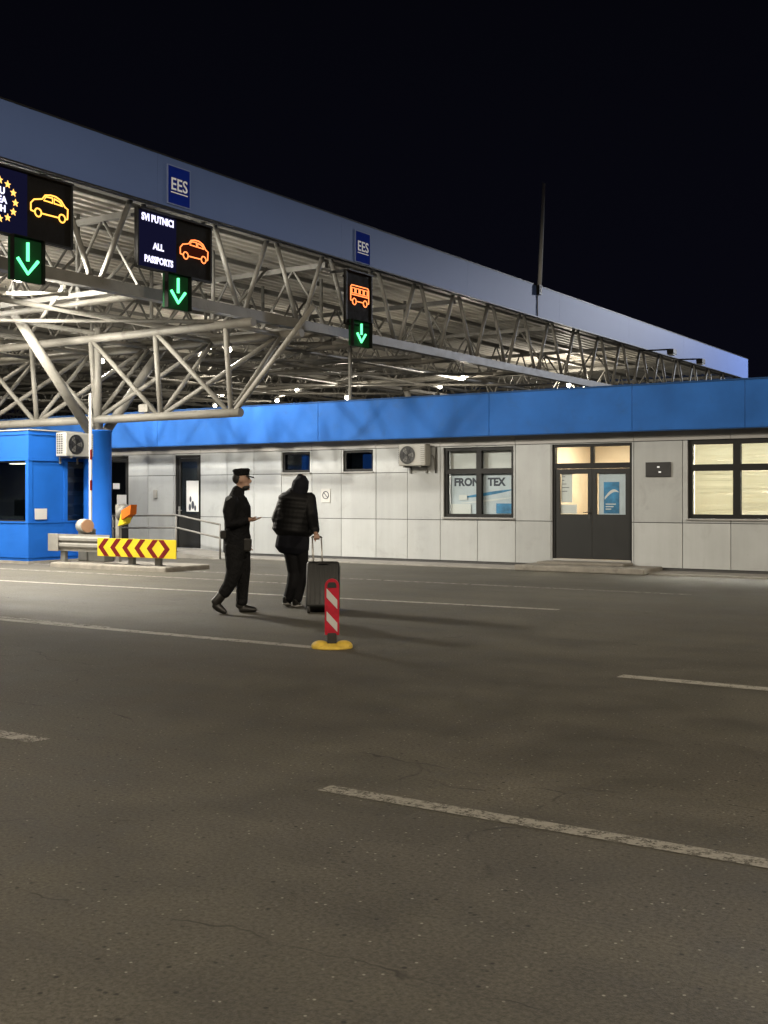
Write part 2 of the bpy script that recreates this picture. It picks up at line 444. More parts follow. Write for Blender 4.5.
line(-24, 15.6, -12.2, 15.65, .12, M_LINE2)

# pavement strip along the building and the door step
m = MB(); m.box(-36, 8.2, 21.15, 22.3, -.2, .035, bev=.012); tag(m.build('pavement', M_SLAB), kind='structure')
m = MB()
m.box(wx(514, 20.95), wx(644, 20.95), 20.95, 21.98, 0, .115, bev=.02)
m.box(wx(548), wx(634), 21.45, 21.97, .115, .165, bev=.012)
tag(m.build('door_step', M_KERB), 'low concrete step below the double door with lit panes', 'step')
# ramp platform on the left
xa, xb, xc = -36, wx(178, 21.2), wx(222, 20.8)
m = MB(); m.prism([(xa, 0), (xc, 0.0), (xc, .012), (xb, .17), (xa, .17)], 1.25, frame((0, 21.95, 0), (1, 0, 0), (0, 0, 1)))
tag(m.build('entrance_ramp', M_SLAB), 'pale concrete ramp sloping down from the far left doors', 'ramp')

# ------------------------------------------------------------------ the building
YW, ZB, ZP, ZT = 22.0, .085, 2.78, 3.66
BL, BR = -36.0, 8.0
bld = thing('border_post_building', 'long single storey building of pale grey panels under a blue parapet band', 'building', (-12, 22, 0))
def wz(px, py, Y=22.0): return on_y(px, py, Y).z
frontex = (wx(443.5), wx(513.5), wz(480, 517.5), wz(480, 447))
ddoor = (wx(552), wx(632), .165, wz(592, 443.5))
rwin = (wx(687.5), wx(787), wz(720, 519), wz(720, 439.5))
bdoor = (wx(175), wx(200.5), .17, wz(187, 455))
adoor = (wx(104), wx(128.5), .17, wz(120, 456))
sw1 = (wx(282), wx(310), wz(296, 472.5), wz(296, 452))
sw2 = (wx(343), wx(373), wz(358, 471.5), wz(358, 450))
openings = [frontex, ddoor, rwin, bdoor, adoor, sw1, sw2]
def subtract(rects, o):
    out = []
    for (a, b, c, d) in rects:
        if o[0] >= b or o[1] <= a or o[2] >= d or o[3] <= c: out.append((a, b, c, d)); continue
        if o[0] > a: out.append((a, o[0], c, d))
        if o[1] < b: out.append((o[1], b, c, d))
        l, r_ = max(a, o[0]), min(b, o[1])
        if o[2] > c: out.append((l, r_, c, o[2]))
        if o[3] < d: out.append((l, r_, o[3], d))
    return out
def cut(rects):
    for o in openings: rects = subtract(rects, o)
    return [r_ for r_ in rects if r_[1]-r_[0] > .004 and r_[3]-r_[2] > .004]
m = MB()
for a, b, c, d in cut([(BL, BR, .0, 3.0)]): m.box(a, b, 22.035, 22.22, c, d)
m.build('wall', M_DARK, bld)
seams = [wx(p) for p in (200.5, 227, 254, 281.4, 311.9, 341.2, 376, 407.4, 440.2, 477.4, 515.4, 551, 633.8, 682.5, 730.8)]
left = []
x = seams[0] - .92
while x > BL: left.append(x); x -= .92
right = []
x = seams[-1] + .95
while x < BR: right.append(x); x += .95
xs = [BL] + left[::-1] + seams + right + [BR]
m = MB(); g_ = .007
for a, b in zip(xs, xs[1:]):
    zs = [ZB, .975, 2.585] if a > -13.9 else [ZB, .975, 2.03, 2.585]
    for c, d in zip(zs, zs[1:]):
        dy = random.uniform(-.0025, .0025)
        for q in cut([(a+g_, b-g_, c+g_, d-g_)]): m.box(q[0], q[1], 22.0+dy, 22.036, q[2], q[3])
m.build('cladding_panel', M_PANEL, bld)
m = MB(); 
for a, b in zip(xs[::2], xs[2::2]): m.box(a+.004, b-.004, 21.992, 22.034, 2.592, 2.80)
m.build('top_trim', M_TRIM, bld)
m = MB(); m.box(BL, BR, 22.002, 22.03, .035, ZB-.01); m.build('base_band', M_DARK, bld)  # dark strip stands in for the shadow gap under the panels
# parapet band in long sheets
ps = [wx(p, 21.65) for p in (157, 318, 489, 632, 745)]
ps = [BL-.2, ps[0]-9, ps[0]-4.5] + ps + [ps[-1]+3.4, BR+.2]
m = MB()
for a, b in zip(ps, ps[1:]): m.box(a+.004, b-.004, 21.65, 21.72, ZP, ZT, bev=.004, seg=1)
m.build('parapet', M_BLUE, bld)
m = MB(); m.box(BL-.19, BR+.19, 21.722, 22.24, ZP+.06, ZP+.09); m.box(BL-.2, BR+.2, 21.64, 21.78, ZT+.002, ZT+.035)
m.box(BL-.2, BR+.2, 21.645, 21.66, ZP-.02, ZP-.003)
m.build('parapet_trim', paint('trim_blue', (.012, .045, .13), .6, spec=.1), bld)
m = MB(); m.box(BL, BR, 22.25, 29.0, 3.0, 3.2); m.box(BL, BR, 28.8, 29.0, .0, 2.998)
m.box(BL, BL+.2, 22.23, 28.79, .0, 2.998); m.box(BR-.2, BR, 22.23, 28.79, .0, 2.998)
m.box(BL-.2, BR+.2, 29.002, 29.08, ZP, ZT)
m.build('roof', M_GREYM, bld)
# rooms behind the lit windows
def room(x0, x1, y1, mat):
    m = MB(); m.box(x0-.06, x0, 22.24, y1, 0.02, 2.95); m.box(x1, x1+.06, 22.24, y1, .02, 2.95)
    m.box(x0, x1, y1, y1+.06, .02, 2.95); m.box(x0, x1, 22.24, y1, 2.86, 2.95); m.box(x0, x1, 22.24, y1, .02, .06)
    return m.build('room_partition', mat, bld)
hall = room(-10.7, -8.2, 25.2, M_WALLIN)
offc = room(-7.95, -3.6, 25.6, M_WALLIN)
fro = room(-13.6, -10.85, 25.0, M_WALLG)
dk = room(-35, -13.75, 26.0, M_WALLG)
m = MB(); m.box(-9.35, -8.5, 25.12, 25.19, .07, 2.15); m.build('inner_door', M_WOOD, bld)
def window(q, nx, zsplit, glass, name='window', y=22.045, fw=.075, blind=False):
    x0, x1, z0, z1 = q
    cols = [x0 + (x1-x0)*k/nx for k in range(nx+1)]
    rows = [z0] + ([zsplit] if zsplit else []) + [z1]
    m = MB()
    m.box(x0+.003, x0+fw, y, y+.09, z0+.003, z1-.003); m.box(x1-fw, x1-.003, y, y+.09, z0+.003, z1-.003)
    m.box(x0+fw, x1-fw, y, y+.09, z0+.003, z0+fw); m.box(x0+fw, x1-fw, y, y+.09, z1-fw, z1-.003)
    for c in cols[1:-1]: m.box(c-fw*.85, c+fw*.85, y-.004, y+.088, z0+fw, z1-fw)
    for rr in rows[1:-1]:
        for a, b in zip(cols, cols[1:]):
            a2 = a + (fw if a == x0 else fw*.85); b2 = b - (fw if b == x1 else fw*.85)
            m.box(a2, b2, y-.002, y+.086, rr-fw*.75, rr+fw*.75)
    fr = m.build(name, M_FRAME, bld)
    m = MB()
    for i, (a, b) in enumerate(zip(cols, cols[1:])):
        for j, (c, d) in enumerate(zip(rows, rows[1:])): m.box(a+fw*.4, b-fw*.4, y+.035, y+.041, c+fw*.4, d-fw*.4)
    m.build('pane', glass, fr)
    m = MB(); m.box(x0-.02, x1+.02, 21.955, y-.005, z0-.03, z0-.004); m.build('sill', M_TRIM, fr)
    return fr
w1 = window(frontex, 2, frontex[2] + (frontex[3]-frontex[2])*.66, M_GLASS)
w2 = window(rwin, 2, rwin[2] + (rwin[3]-rwin[2])*.65, M_GLASS, fw=.085)
window(sw1, 1, None, M_GLASSD, fw=.06)
window(sw2, 1, None, M_GLASSD, fw=.06)
# dim blue emissive sheets behind the two small windows
for q in (sw1, sw2):
    m = MB(); m.box(q[0]+.22, q[1]-.05, 22.5, 22.53, q[2]+.02, q[3]-.08)
    tag(m.build('screen', G_BLUEGLOW), 'dim blue glowing sheet behind the small high window '
        + ('above the hooded traveller' if q is sw1 else 'left of the wall air conditioner'), 'screen')
# blinds of the right-hand window
bw = thing('venetian_blind', 'cream slatted blind drawn down behind the big right-hand window', 'blind', (rwin[0], 22.2, rwin[3]))
m = MB(); z = rwin[2] + .02
rnd = random.Random(3)
while z < rwin[3] - .04:
    for a, b in ((rwin[0]+.06, (rwin[0]+rwin[1])/2-.012), ((rwin[0]+rwin[1])/2+.012, rwin[1]-.06)):
        tilt = rnd.uniform(.8, 1.3)
        m.bar((a, 22.235 + rnd.uniform(-.004, .004), z), (b, 22.235, z + rnd.uniform(-.006, .006)), .05, .0016, (0, -math.sin(tilt), math.cos(tilt)))
    z += .040
m.build('slat', M_BLIND, bw)
m = MB(); m.box(rwin[0]+.05, rwin[1]-.05, 22.21, 22.26, rwin[3]-.05, rwin[3]-.005); m.build('head_rail', M_WHITE, bw)
# double door
x0, x1, z0, z1 = ddoor; zt = z0 + (z1-z0)*.815
m = MB(); fw = .06
m.box(x0+.003, x0+fw, 22.03, 22.13, z0, z1-.003); m.box(x1-fw, x1-.003, 22.03, 22.13, z0, z1-.003)
m.box(x0+fw, x1-fw, 22.03, 22.13, z1-fw, z1-.004); m.box(x0+fw, x1-fw, 22.03, 22.13, zt-.06, zt+.05)
xm = (x0+x1)/2
m.box(xm-.035, xm+.035, 22.032, 22.128, zt+.05, z1-fw)
dr = m.build('door_frame', M_FRAME, bld)
m = MB(); m.box(x0+.03, x1-.03, 22.075, 22.081, zt+.02, z1-.03); m.build('transom_pane', M_GLASS, dr)
for a, b, hs in ((x0+fw+.004, xm-.004, 1), (xm+.004, x1-fw-.004, -1)):
    m = MB(); zb, zm = z0+.045, z0 + (zt-z0)*.49
    m.box(a, a+.09, 22.045, 22.10, zb, zt-.065); m.box(b-.09, b, 22.045, 22.10, zb, zt-.065)
    m.box(a+.09, b-.09, 22.046, 22.099, zb, zm); m.box(a+.09, b-.09, 22.046, 22.099, zt-.17, zt-.066)
    lf = m.build('door', M_DOOR, bld)
    m = MB(); m.box(a+.07, b-.07, 22.07, 22.076, zm-.02, zt-.15); m.build('pane', M_GLASS, lf)
    if hs == 1:
        m = MB(); m.box(b-.075, b-.03, 22.035, 22.045, zm-.1, zm+.14); m.tube((b-.05, 22.035, zm+.04), (b-.05, 21.99, zm+.04), .011); m.tube((b-.05, 21.995, zm+.04), (b-.17, 21.995, zm+.04), .010)
        m.build('handle', M_BLACK, lf)
m = MB(); m.box(x0+.02, x1-.02, 21.985, 22.12, z0-.0, z0+.04, bev=.006); m.build('threshold', M_ALU, bld)
# the two dark doors on the left
for q, nme in ((bdoor, 'b'), (adoor, 'a')):
    x0, x1, z0, z1 = q
    m = MB(); m.box(x0+.003, x0+.07, 22.03, 22.13, z0, z1-.003); m.box(x1-.07, x1-.003, 22.03, 22.13, z0, z1-.003); m.box(x0+.07, x1-.07, 22.03, 22.13, z1-.07, z1-.004)
    f_ = m.build('door_frame', M_FRAME, bld)
    m = MB(); zm = z0 + .86
    m.box(x0+.075, x0+.16, 22.05, 22.10, z0+.01, z1-.08); m.box(x1-.16, x1-.075, 22.05, 22.10, z0+.01, z1-.08)
    m.box(x0+.16, x1-.16, 22.052, 22.098, z0+.01, zm); m.box(x0+.16, x1-.16, 22.052, 22.098, z1-.17, z1-.081)
    lf = m.build('door', M_DOOR, bld)
    m = MB(); m.box(x0+.14, x1-.14, 22.07, 22.076, zm-.02, z1-.15); m.build('pane', M_GLASSD, lf)
    m = MB(); m.box(x0+.09, x0+.14, 22.03, 22.05, zm+.0, zm+.2); m.tube((x0+.115, 22.03, zm+.1), (x0+.115, 21.99, zm+.1), .01); m.tube((x0+.115, 21.992, zm+.1), (x0+.24, 21.992, zm+.1), .009); m.build('handle', M_ALU, lf)
# ceiling lights of the rooms
def clight(x, y, sx, sy, label, mat=None, grp=None):
    t = thing('ceiling_light', label, 'light', (x, y, 2.86), group=grp)
    m = MB(); m.box(x-sx/2, x+sx/2, y-sy/2, y+sy/2, 2.80, 2.858, bev=.008); m.build('housing', M_WHITE, t)
    m = MB(); m.box(x-sx/2+.03, x+sx/2-.03, y-sy/2+.03, y+sy/2-.03, 2.785, 2.799); m.build('diffuser', mat or G_TUBE, t)
clight(-9.4, 23.6, 1.1, .5, 'lit white ceiling panel in the hall behind the double door', glow('hall_tube', (1.0, .85, .60), 100))
clight(-6.6, 23.5, 1.2, .9, 'lit white ceiling panel in the office behind the left part of the blind', glow('office_tube', (1.0, .95, .82), 290))
clight(-5.0, 23.5, 1.2, .9, 'lit white ceiling panel in the office behind the right part of the blind', MATS['office_tube'])
clight(-12.3, 23.4, .9, .4, 'lit white ceiling panel in the room with the banner window', glow('banner_tube', (1.0, .95, .87), 75))

rb = thing('roller_blind', 'pale grey roller blind behind the top panes of the banner window', 'blind', (frontex[0], 22.2, frontex[3]))
m = MB(); m.box(frontex[0]+.06, frontex[1]-.06, 22.19, 22.193, frontex[2]+(frontex[3]-frontex[2])*.60, frontex[3]-.03); m.tube((frontex[0]+.06, 22.2, frontex[3]-.02), (frontex[1]-.06, 22.2, frontex[3]-.02), .022, n=10)
m.build('sheet', M_SHEET, rb)
clight(-22.5, 24.2, .9, .4, 'added ceiling panel brightening the left door panes from behind', glow('door_glass_fill', (.9, .92, 1.0), 42))  # added light so the door glass isn't black, in place of reflections
# posters and papers behind the glass
def card(x0, x1, z0, z1, y, mat, name, label, cat, th=.004):
    m = MB(); m.box(x0, x1, y, y+th, z0, z1); return tag(m.build(name, mat), label, cat)
fx0, fx1, fz0, fz1 = frontex
fh = fz1 - fz0
YB = 22.15
ban = thing('banner', 'white banner with dark capital letters and blue swooshes behind the four pane window', 'banner', (fx0, YB, fz0))
m = MB(); m.box(fx0+.10, fx1-.10, YB, YB+.006, fz0+.06, fz0+fh*.635); m.build('sheet', M_POSTL, ban)
for s_, a_, b_ in (('FRON', 454, 480), ('TEX', 487, 506)):
    u_, v_ = wx(a_, YB), wx(b_, YB)
    lettering(s_, .235, frame(((u_+v_)/2, YB-.001, fz0+fh*.50), (1, 0, 0), (0, 0, 1)), M_LETD, parent=ban, bold=.011, sx=(v_-u_)/(.16*len(s_)))
def swoosh(z, d, amp, mat, xa, xb):
    m = MB(); N = 16
    top = []; bot = []
    for k in range(N+1):
        u = k/N; xx = xa + (xb-xa)*u; zz = z + amp*(u**1.7)
        top.append((xx, zz + d*math.sin(PI*min(1, u*.8+.1)))); bot.append((xx, zz))
    m.prism(top + bot[::-1], .002, frame((0, YB-.0005, 0), (1, 0, 0), (0, 0, 1)))
    return m.build('swoosh', mat, ban)
swoosh(fz0+fh*.28, .07, .16, M_POSTB, fx0+.42, fx1-.12)
swoosh(fz0+fh*.20, .04, .12, M_SHEET, fx0+.35, fx1-.12)
card(fx0+.11, fx0+.62, fz0+.055, fz0+fh*.19, 22.13, M_SHEET, 'notice', 'long white paper notice at the bottom left of the banner window', 'notice')
card(fx0+.32, fx0+.52, fz0+fh*.25, fz0+fh*.32, 22.128, M_SHEET, 'notice', 'small white label over the banner, left of the window post', 'notice')
card(fx1-.48, fx1-.1, fz0+.09, fz0+fh*.20, 22.13, M_POSTB, 'poster', 'small blue poster at the bottom right of the banner window', 'poster')
x0, x1, z0, z1 = ddoor; zt = z0 + (z1-z0)*.815; zm = z0 + (zt-z0)*.49; xm = (x0+x1)/2
pst = thing('poster', 'blue and white poster on the right leaf of the double door', 'poster', (xm+.2, 22.085, zm))
m = MB(); m.box(xm+.13, x1-.17, 22.084, 22.088, zm+.0, zt-.17); m.build('sheet', M_POSTL, pst)
m = MB(); m.box(xm+.24, x1-.30, 22.080, 22.083, zm+.02, zt-.34); m.build('picture', M_POSTB, pst)
m = MB(); xq = xm+.26; N = 12
top_ = [(xq + .30*k/N, zm+.30+.16*math.sin(2.4*k/N) + .05) for k in range(N+1)]; bot_ = [(xq + .30*k/N, zm+.30+.16*math.sin(2.0*k/N)) for k in range(N+1)]
m.prism(top_ + bot_[::-1], .002, frame((0, 22.0795, 0), (1, 0, 0), (0, 0, 1))); m.build('swoosh', M_SHEET, pst)
m = MB()
for k in range(3): m.box(xm+.28, xm+.40+.05*k, 22.0785, 22.0795, zm+.10+k*.05, zm+.12+k*.05)
m.build('text_line', M_SHEET, pst)
pst = thing('notice', 'tall white paper notice on the left leaf of the double door', 'notice', (x0+.17, 22.085, zm))
m = MB(); m.box(x0+.17, x0+.42, 22.084, 22.087, zm+.24, zt-.17); m.build('sheet', M_SHEET, pst)
m = MB()
for k, (l, w) in enumerate(((.02, .07), (.02, .05), (.03, .10), (.02, .16), (.02, .12))): m.box(x0+.19, x0+.19+w, 22.082, 22.0835, zt-.22-k*.075-.012, zt-.22-k*.075)
m.build('text_line', M_LETD, pst)
card(x0+.16, x0+.52, zm+.01, zm+.2, 22.084, M_SHEET, 'notice', 'low wide paper notice on the left leaf of the double door', 'notice')
x0, x1, z0, z1 = bdoor
pst = thing('poster', 'white poster with dark figures on the narrow grey door', 'poster', (x0+.3, 22.06, 1.3))
m = MB(); m.box(x0+.36, x1-.10, 22.040, 22.044, z0+.93, z0+1.72); m.build('sheet', M_SHEET, pst)
m = MB()
for (u, v, s) in ((.5, 1.25, .05), (.58, 1.1, .07), (.48, 1.04, .06), (.66, 1.02, .05)): m.ball((x0+u, 22.039, z0+v), s*.7, .0015, s*1.5)
m.build('figure', M_LETD, pst)
x0, x1, z0, z1 = adoor
card(x0+.45, x1-.12, z0+.86, z0+1.36, 22.040, M_SHEET, 'notice', 'white paper notice on the far left door beside the blue column', 'notice')
card(x0+.30, x0+.55, z0+1.52, z0+1.67, 22.040, M_SHEET, 'notice', 'small white sticker high on the far left door', 'notice')
p = on_y(156, 494, 22)
m = MB(); m.box(p.x-.06, p.x+.06, 21.95, 21.996, p.z-.11, p.z+.11, bev=.012); tag(m.build('wall_box', M_WHITE), 'small white box on the panel between the two left doors', 'box')
# plaque
p0, p1 = on_y(646, 477, 22), on_y(671, 462, 22)
pl = thing('plaque', 'dark grey rectangular plaque on the wall right of the double door', 'sign', ((p0.x+p1.x)/2, 21.98, p0.z))
m = MB(); m.box(p0.x, p1.x, 21.968, 21.996, p0.z, p1.z, bev=.005); m.build('plate', paint('plaque_grey', (.016, .016, .017), .4), pl)
m = MB(); m.box(p0.x+.24, p0.x+.29, 21.964, 21.967, p1.z-.11, p1.z-.08); m.box(p0.x+.27, p0.x+.32, 21.964, 21.967, p0.z+.08, p0.z+.11); m.build('mark', M_LETW, pl)
# no smoking style sign
p = on_y(326, 495.5, 22)
ns = thing('prohibition_sign', 'small square white sign with a crossed ring, right of the traveller', 'sign', (p.x, 21.98, p.z))
m = MB(); m.box(p.x-.13, p.x+.13, 21.985, 21.996, p.z-.16, p.z+.16); m.build('plate', M_PAPER, ns)
m = MB(); m.path([(p.x+.085*math.cos(a), 21.984, p.z+.01+.085*math.sin(a)) for a in [2*PI*k/20 for k in range(20)]], .010, 5, True)
m.tube((p.x-.06, 21.984, p.z+.07), (p.x+.06, 21.984, p.z-.05), .009, n=6); m.build('ring', M_LETD, ns)

# ------------------------------------------------------------------ air conditioners
def aircon(M, label, w=.82, h=.60, d=.30):
    """local: x right, y up, z out of the wall"""
    o = M.to_translation()
    t = thing('air_conditioner', label, 'air conditioner', o)
    L = Matrix.Translation(-o) @ M
    m = MB(); m.box(-w/2, w/2, -h/2, h/2, .06, .06+d, L, bev=.025); m.build('casing', M_WHITE, t, True)
    cx = -w*.16; r = h*.41
    m = MB()
    for rr in (r, r*.55): m.path([L @ Vector((cx+rr*math.cos(a), rr*math.sin(a), .06+d+.012)) for a in [2*PI*k/24 for k in range(24)]], .004, 5, True)
    for k in range(6): a = 2*PI*k/6; m.tube(L @ Vector((cx, 0, .06+d+.012)), L @ Vector((cx+r*math.cos(a), r*math.sin(a), .06+d+.012)), .0035, n=5)
    m.build('grille', M_FRAME, t, True)
    m = MB(); m.lathe([(r*.98, 0), (r*.98, .006)], L @ Matrix.Translation((cx, 0, .06+d+.001)), 28); op = m.build('fan_opening', M_BLACK, t, True)
    m = MB()
    for k in range(3):
        a = 2*PI*k/3
        pts = [(.0, .0), (r*.8*math.cos(a-.3), r*.8*math.sin(a-.3)), (r*.85*math.cos(a), r*.85*math.sin(a)), (r*.75*math.cos(a+.4), r*.75*math.sin(a+.4))]
        m.prism(pts, .002, L @ Matrix.Translation((cx, 0, .06+d+.008)))
    m.build('fan', M_GREYM, op, True)
    m = MB(); m2 = MB()
    for k in range(9):
        y = -h*.38 + k*h*.095
        m.box(w*.33, w*.47, y, y+.010, .06+d+.001, .06+d+.004, L)
        for zz in (.10, .17, .24): m2.box(-w/2-.004, -w/2-.001, y, y+.03, zz, zz+.045, L)
    m.build('louvre', M_GREYM, t, True); m2.build('side_vent', M_FRAME, t, True)
    for sx in (-.3, .3):
        m = MB(); m.box(sx*w-.02, sx*w+.02, -h/2-.035, -h/2-.002, .0, .06+d, L); m.box(sx*w-.02, sx*w+.02, -h/2-.16, -h/2-.036, .0, .03, L)
        m.build('bracket', M_GREYM, t, True)
    return t
p = on_y(417.5, 455, 22)
ac = aircon(frame((p.x+.04, 21.99, p.z-.01), (1, 0, 0), (0, 0, 1)), 'cream air conditioner mounted high on the pale panel wall', .70, .48, .24)
m = MB(); m.path([(.40, -.1, .0), (.44, -.05, -.1), (.45, -.02, -.4), (.45, .0, .18)], .018, 6); m.build('hose', M_GREYM, ac, True)

# ------------------------------------------------------------------ the canopy
FX = -16.0; TX = -16.32
can = thing('canopy', 'long flat canopy on lattice girders with a blue fascia edge', 'canopy', (-30, 30, 0))
y0c, y1c = 4.0, on_x(748, 357, FX).y
XB = -62.0
# fascia in long sheets
m = MB(); ys = [y0c]
while ys[-1] + 6.2 < y1c - 1: ys.append(ys[-1] + 6.2)
ys.append(y1c)
for a, b in zip(ys, ys[1:]): m.box(FX-.05, FX, a+.002, b-.002, 7.20, 8.17)
m.box(XB, FX-.051, y1c-.05, y1c, 7.20, 8.17)
m.build('fascia', M_FASCIA, can)
m = MB(); m.box(FX-.052, FX+.012, y0c, y1c+.01, 7.17, 7.198); m.box(FX-.07, FX+.01, y0c, y1c+.01, 8.172, 8.20)
m.build('edge_trim', M_FRAME, can)
# corrugated deck
m = MB(); prof = []; x = FX-.06; P = .30
while x > XB:
    prof += [(x, 7.60), (x-.10, 7.60), (x-.14, 7.545), (x-.26, 7.545)]
    x -= P
rows = [[m.bm.verts.new((a, yy, z)) for a, z in prof] for yy in (y0c, y1c-.06)]
for k in range(len(prof)-1): m.bm.faces.new((rows[0][k], rows[1][k], rows[1][k+1], rows[0][k+1]))
m.build('roof_deck', M_DECK, can)
m = MB(); m.box(XB, FX-.055, y0c, y1c-.055, 7.66, 7.70); m.build('roof_sheet', M_GREYM, can)
# purlins along the canopy under the deck
m = MB(); xx = FX - 1.35
while xx > XB: m.box(xx-.03, xx+.03, y0c+.1, y1c-.1, 7.44, 7.542); xx -= 2.05
m.build('purlin', M_STEEL, can, stuff=True)
# front lattice girder
NT = [14.06 + 2.09*k for k in range(-4, 21)]
fg = MB(); fg.box(TX-.09, TX+.09, y0c+.3, y1c-.4, 7.205, 7.36); fg = fg.build('front_girder', M_STEEL, can)
m = MB(); m.box(TX-.11, TX+.11, y0c+.3, y1c-.4, 5.36, 5.40); m.box(TX-.10, TX-.08, y0c+.3, y1c-.4, 5.402, 5.58); m.box(TX+.08, TX+.10, y0c+.3, y1c-.4, 5.402, 5.58)
m.build('bottom_chord', M_STEEL, fg)
for k, yt in enumerate(NT):
    yb0, yb1 = yt - 1.045, yt + 1.045
    for yb, s in ((yb0, -1), (yb1, 1)):
        if not (y0c+.4 < yb < y1c-.5): continue
        m = MB(); m.tube((TX, yt + s*.16, 7.23), (TX, yb - s*.09, 5.50), .054, n=8); m.build('brace', M_STEEL, fg)
# the girders deeper in, parallel to the front
def lattice(p0, p1, z0, z1, step, mat, rc, rb, name='girder', both=True):
    p0, p1 = Vector(p0), Vector(p1); d = p1 - p0; L = d.length; d.normalize(); up = Vector((0, 0, 1))
    m = MB(); m.bar(p0 + up*z1, p1 + up*z1, rc*2, rc*2); gr = m.build(name, mat, can)
    m = MB(); m.bar(p0 + up*z0, p1 + up*z0, rc*2, rc*1.8); m.build('bottom_chord', mat, gr)
    m = MB(); n = int(L/step)
    for k in range(n):
        a = p0 + d*step*k
        m.tube(a + up*z0, a + d*step/2 + up*z1, rb, n=6, cap=False)
        m.tube(a + d*step/2 + up*z1, a + d*step + up*z0, rb, n=6, cap=False)
    m.build('bracing', mat, gr, stuff=True)
    return gr
for k in range(1, 12):
    X = TX - 4.1*k
    lattice((X, y0c+.5, 0), (X, y1c-.5, 0), 5.75, 7.2, 2.09, M_STEEL, .06, .030)
for k in range(0, 9):
    yy = 10.35 + 6.27*k - .2
    if yy > y1c-1: break
    lattice((TX-.2, yy, 0), (XB, yy, 0), 5.62, 7.1, 2.05, M_STEEL, .06, .032, 'cross_girder')
# the triangular support girder over the island, on a raking tube column
YS = 18.8
def support(YS, x_end, nbay, mat):
    nodes = [x_end - 2.05*k for k in range(nbay)]
    m = MB(); m.tube((x_end+.28, YS, 3.27), (nodes[-1]-.4, YS, 3.27), .095, n=14); sg = m.build('support_girder', mat, can)
    zt = 5.13
    m = MB(); m.tube((x_end+.75, YS-.15, zt), (nodes[-1]-.4, YS-.15, zt), .095, n=14); m.build('top_chord', mat, sg)
    m = MB(); m.tube((x_end+.6, YS+1.7, zt), (nodes[-1]-.4, YS+1.7, zt), .095, n=12); m.build('top_chord', mat, sg)
    for k, x in enumerate(nodes):
        m = MB(); m.tube((x, YS, 3.30), (x-.02, YS-.15, zt), .058, n=10); m.build('upright', mat, sg)
        m = MB(); m.tube((x, YS+.02, 3.30), (x+.05, YS+1.7, zt), .05, n=10); m.build('upright', mat, sg)
        if k < nbay-1:
            m = MB(); m.tube((x-.1, YS, 3.32), (x-2.0, YS-.15, zt-.05), .054, n=10); m.build('brace', mat, sg)
            m = MB(); m.tube((x-2.0, YS+.05, 3.32), (x-.1, YS+1.68, zt-.05), .054, n=10); m.build('brace', mat, sg)
        m = MB(); m.tube((x, YS-.15, zt), (x, YS+1.7, zt), .05, n=8); m.build('tie', mat, sg)
    m = MB(); m.tube((x_end+.15, YS, 3.34), (x_end+2.2, YS-.0, 5.35), .058, n=10); m.build('brace', mat, sg)
    return nodes
nodes = support(YS, -16.2, 8, M_STEELW)
support(37.8, -16.2, 10, M_STEEL)
def column(x, y, blue=True):
    m = MB(); m.lathe([(.345, 0), (.345, .12), (.318, .13), (.318, 2.98), (.335, 2.985), (.335, 3.02), (.02, 3.02)], Matrix.Translation((x, y, 0)), 32)
    c = m.build('column', M_BLUE2, can)
    for dx, dy in ((0, -2.35), (0, 2.35), ):
        m = MB(); m.tube((x + .0, y + (-.12 if dy < 0 else .12), 2.85), (x + dx, y + dy, 5.42), .11, n=16); m.build('strut', M_STEELW, c)
    m = MB(); m.tube((x, y, 3.0), (x, y, 5.4), .09, n=12); m.build('strut', M_STEELW, c)
    m = MB(); m.box(x-.16, x+.16, y-.16, y+.16, 3.021, 3.05); m.box(x-.02, x+.02, y-.15, y+.15, 3.051, 3.20); m.build('bearing_plate', M_STEELW, c)
column(-20.25, YS)
column(-30.5, YS)
column(-22.3, 37.8)
# horizontal bracing tubes in the lower plane
m = MB()
rnd = random.Random(5)
for X in (-18.3, -20.3, -22.4, -26.5, -30.6):
    m.tube((X, 10.2, 5.28), (X, 37.5, 5.28), .055, n=8)
for (a, b) in ((-16.5, -22.4), (-22.4, -28.5), (-28.5, -34.5)):
    for yy in (12.5, 16.5, 20.8, 25.0, 29.2, 33.4):
        m.tube((a, yy-2.0, 5.34), (b, yy+2.1, 5.34), .042, n=8); m.tube((a, yy+2.1, 5.22), (b, yy-2.0, 5.22), .042, n=8)
m.build('bracing_tube', M_STEELW, can, stuff=True)
m = MB()
for yy in (12.4, 16.45, 22.7, 24.9, 29.1, 33.3): m.tube((TX-.1, yy, 5.45), (-46, yy, 5.45), .07, n=10)
m.build('tie_tube', M_STEELW, can, stuff=True)
m = MB()
for X in (-18.3, -20.3, -22.4, -26.5):
    for yy in (12.4, 16.45, 20.6, 24.9, 29.1): m.tube((X, yy, 5.3), (X, yy, 7.3), .045, n=8); m.tube((X, yy, 5.3), (X, yy+2, 7.2), .036, n=6)
m.build('hanger', M_STEEL, can, stuff=True)
# cable box on the support girder
p = on_y(146, 411, YS)
m = MB(); m.box(p.x-.14, p.x+.14, YS-.1, YS+.1, 3.376, 3.56, bev=.015); tag(m.build('junction_box', M_STEELW), 'small cream junction box on top of the lower white tube', 'box')

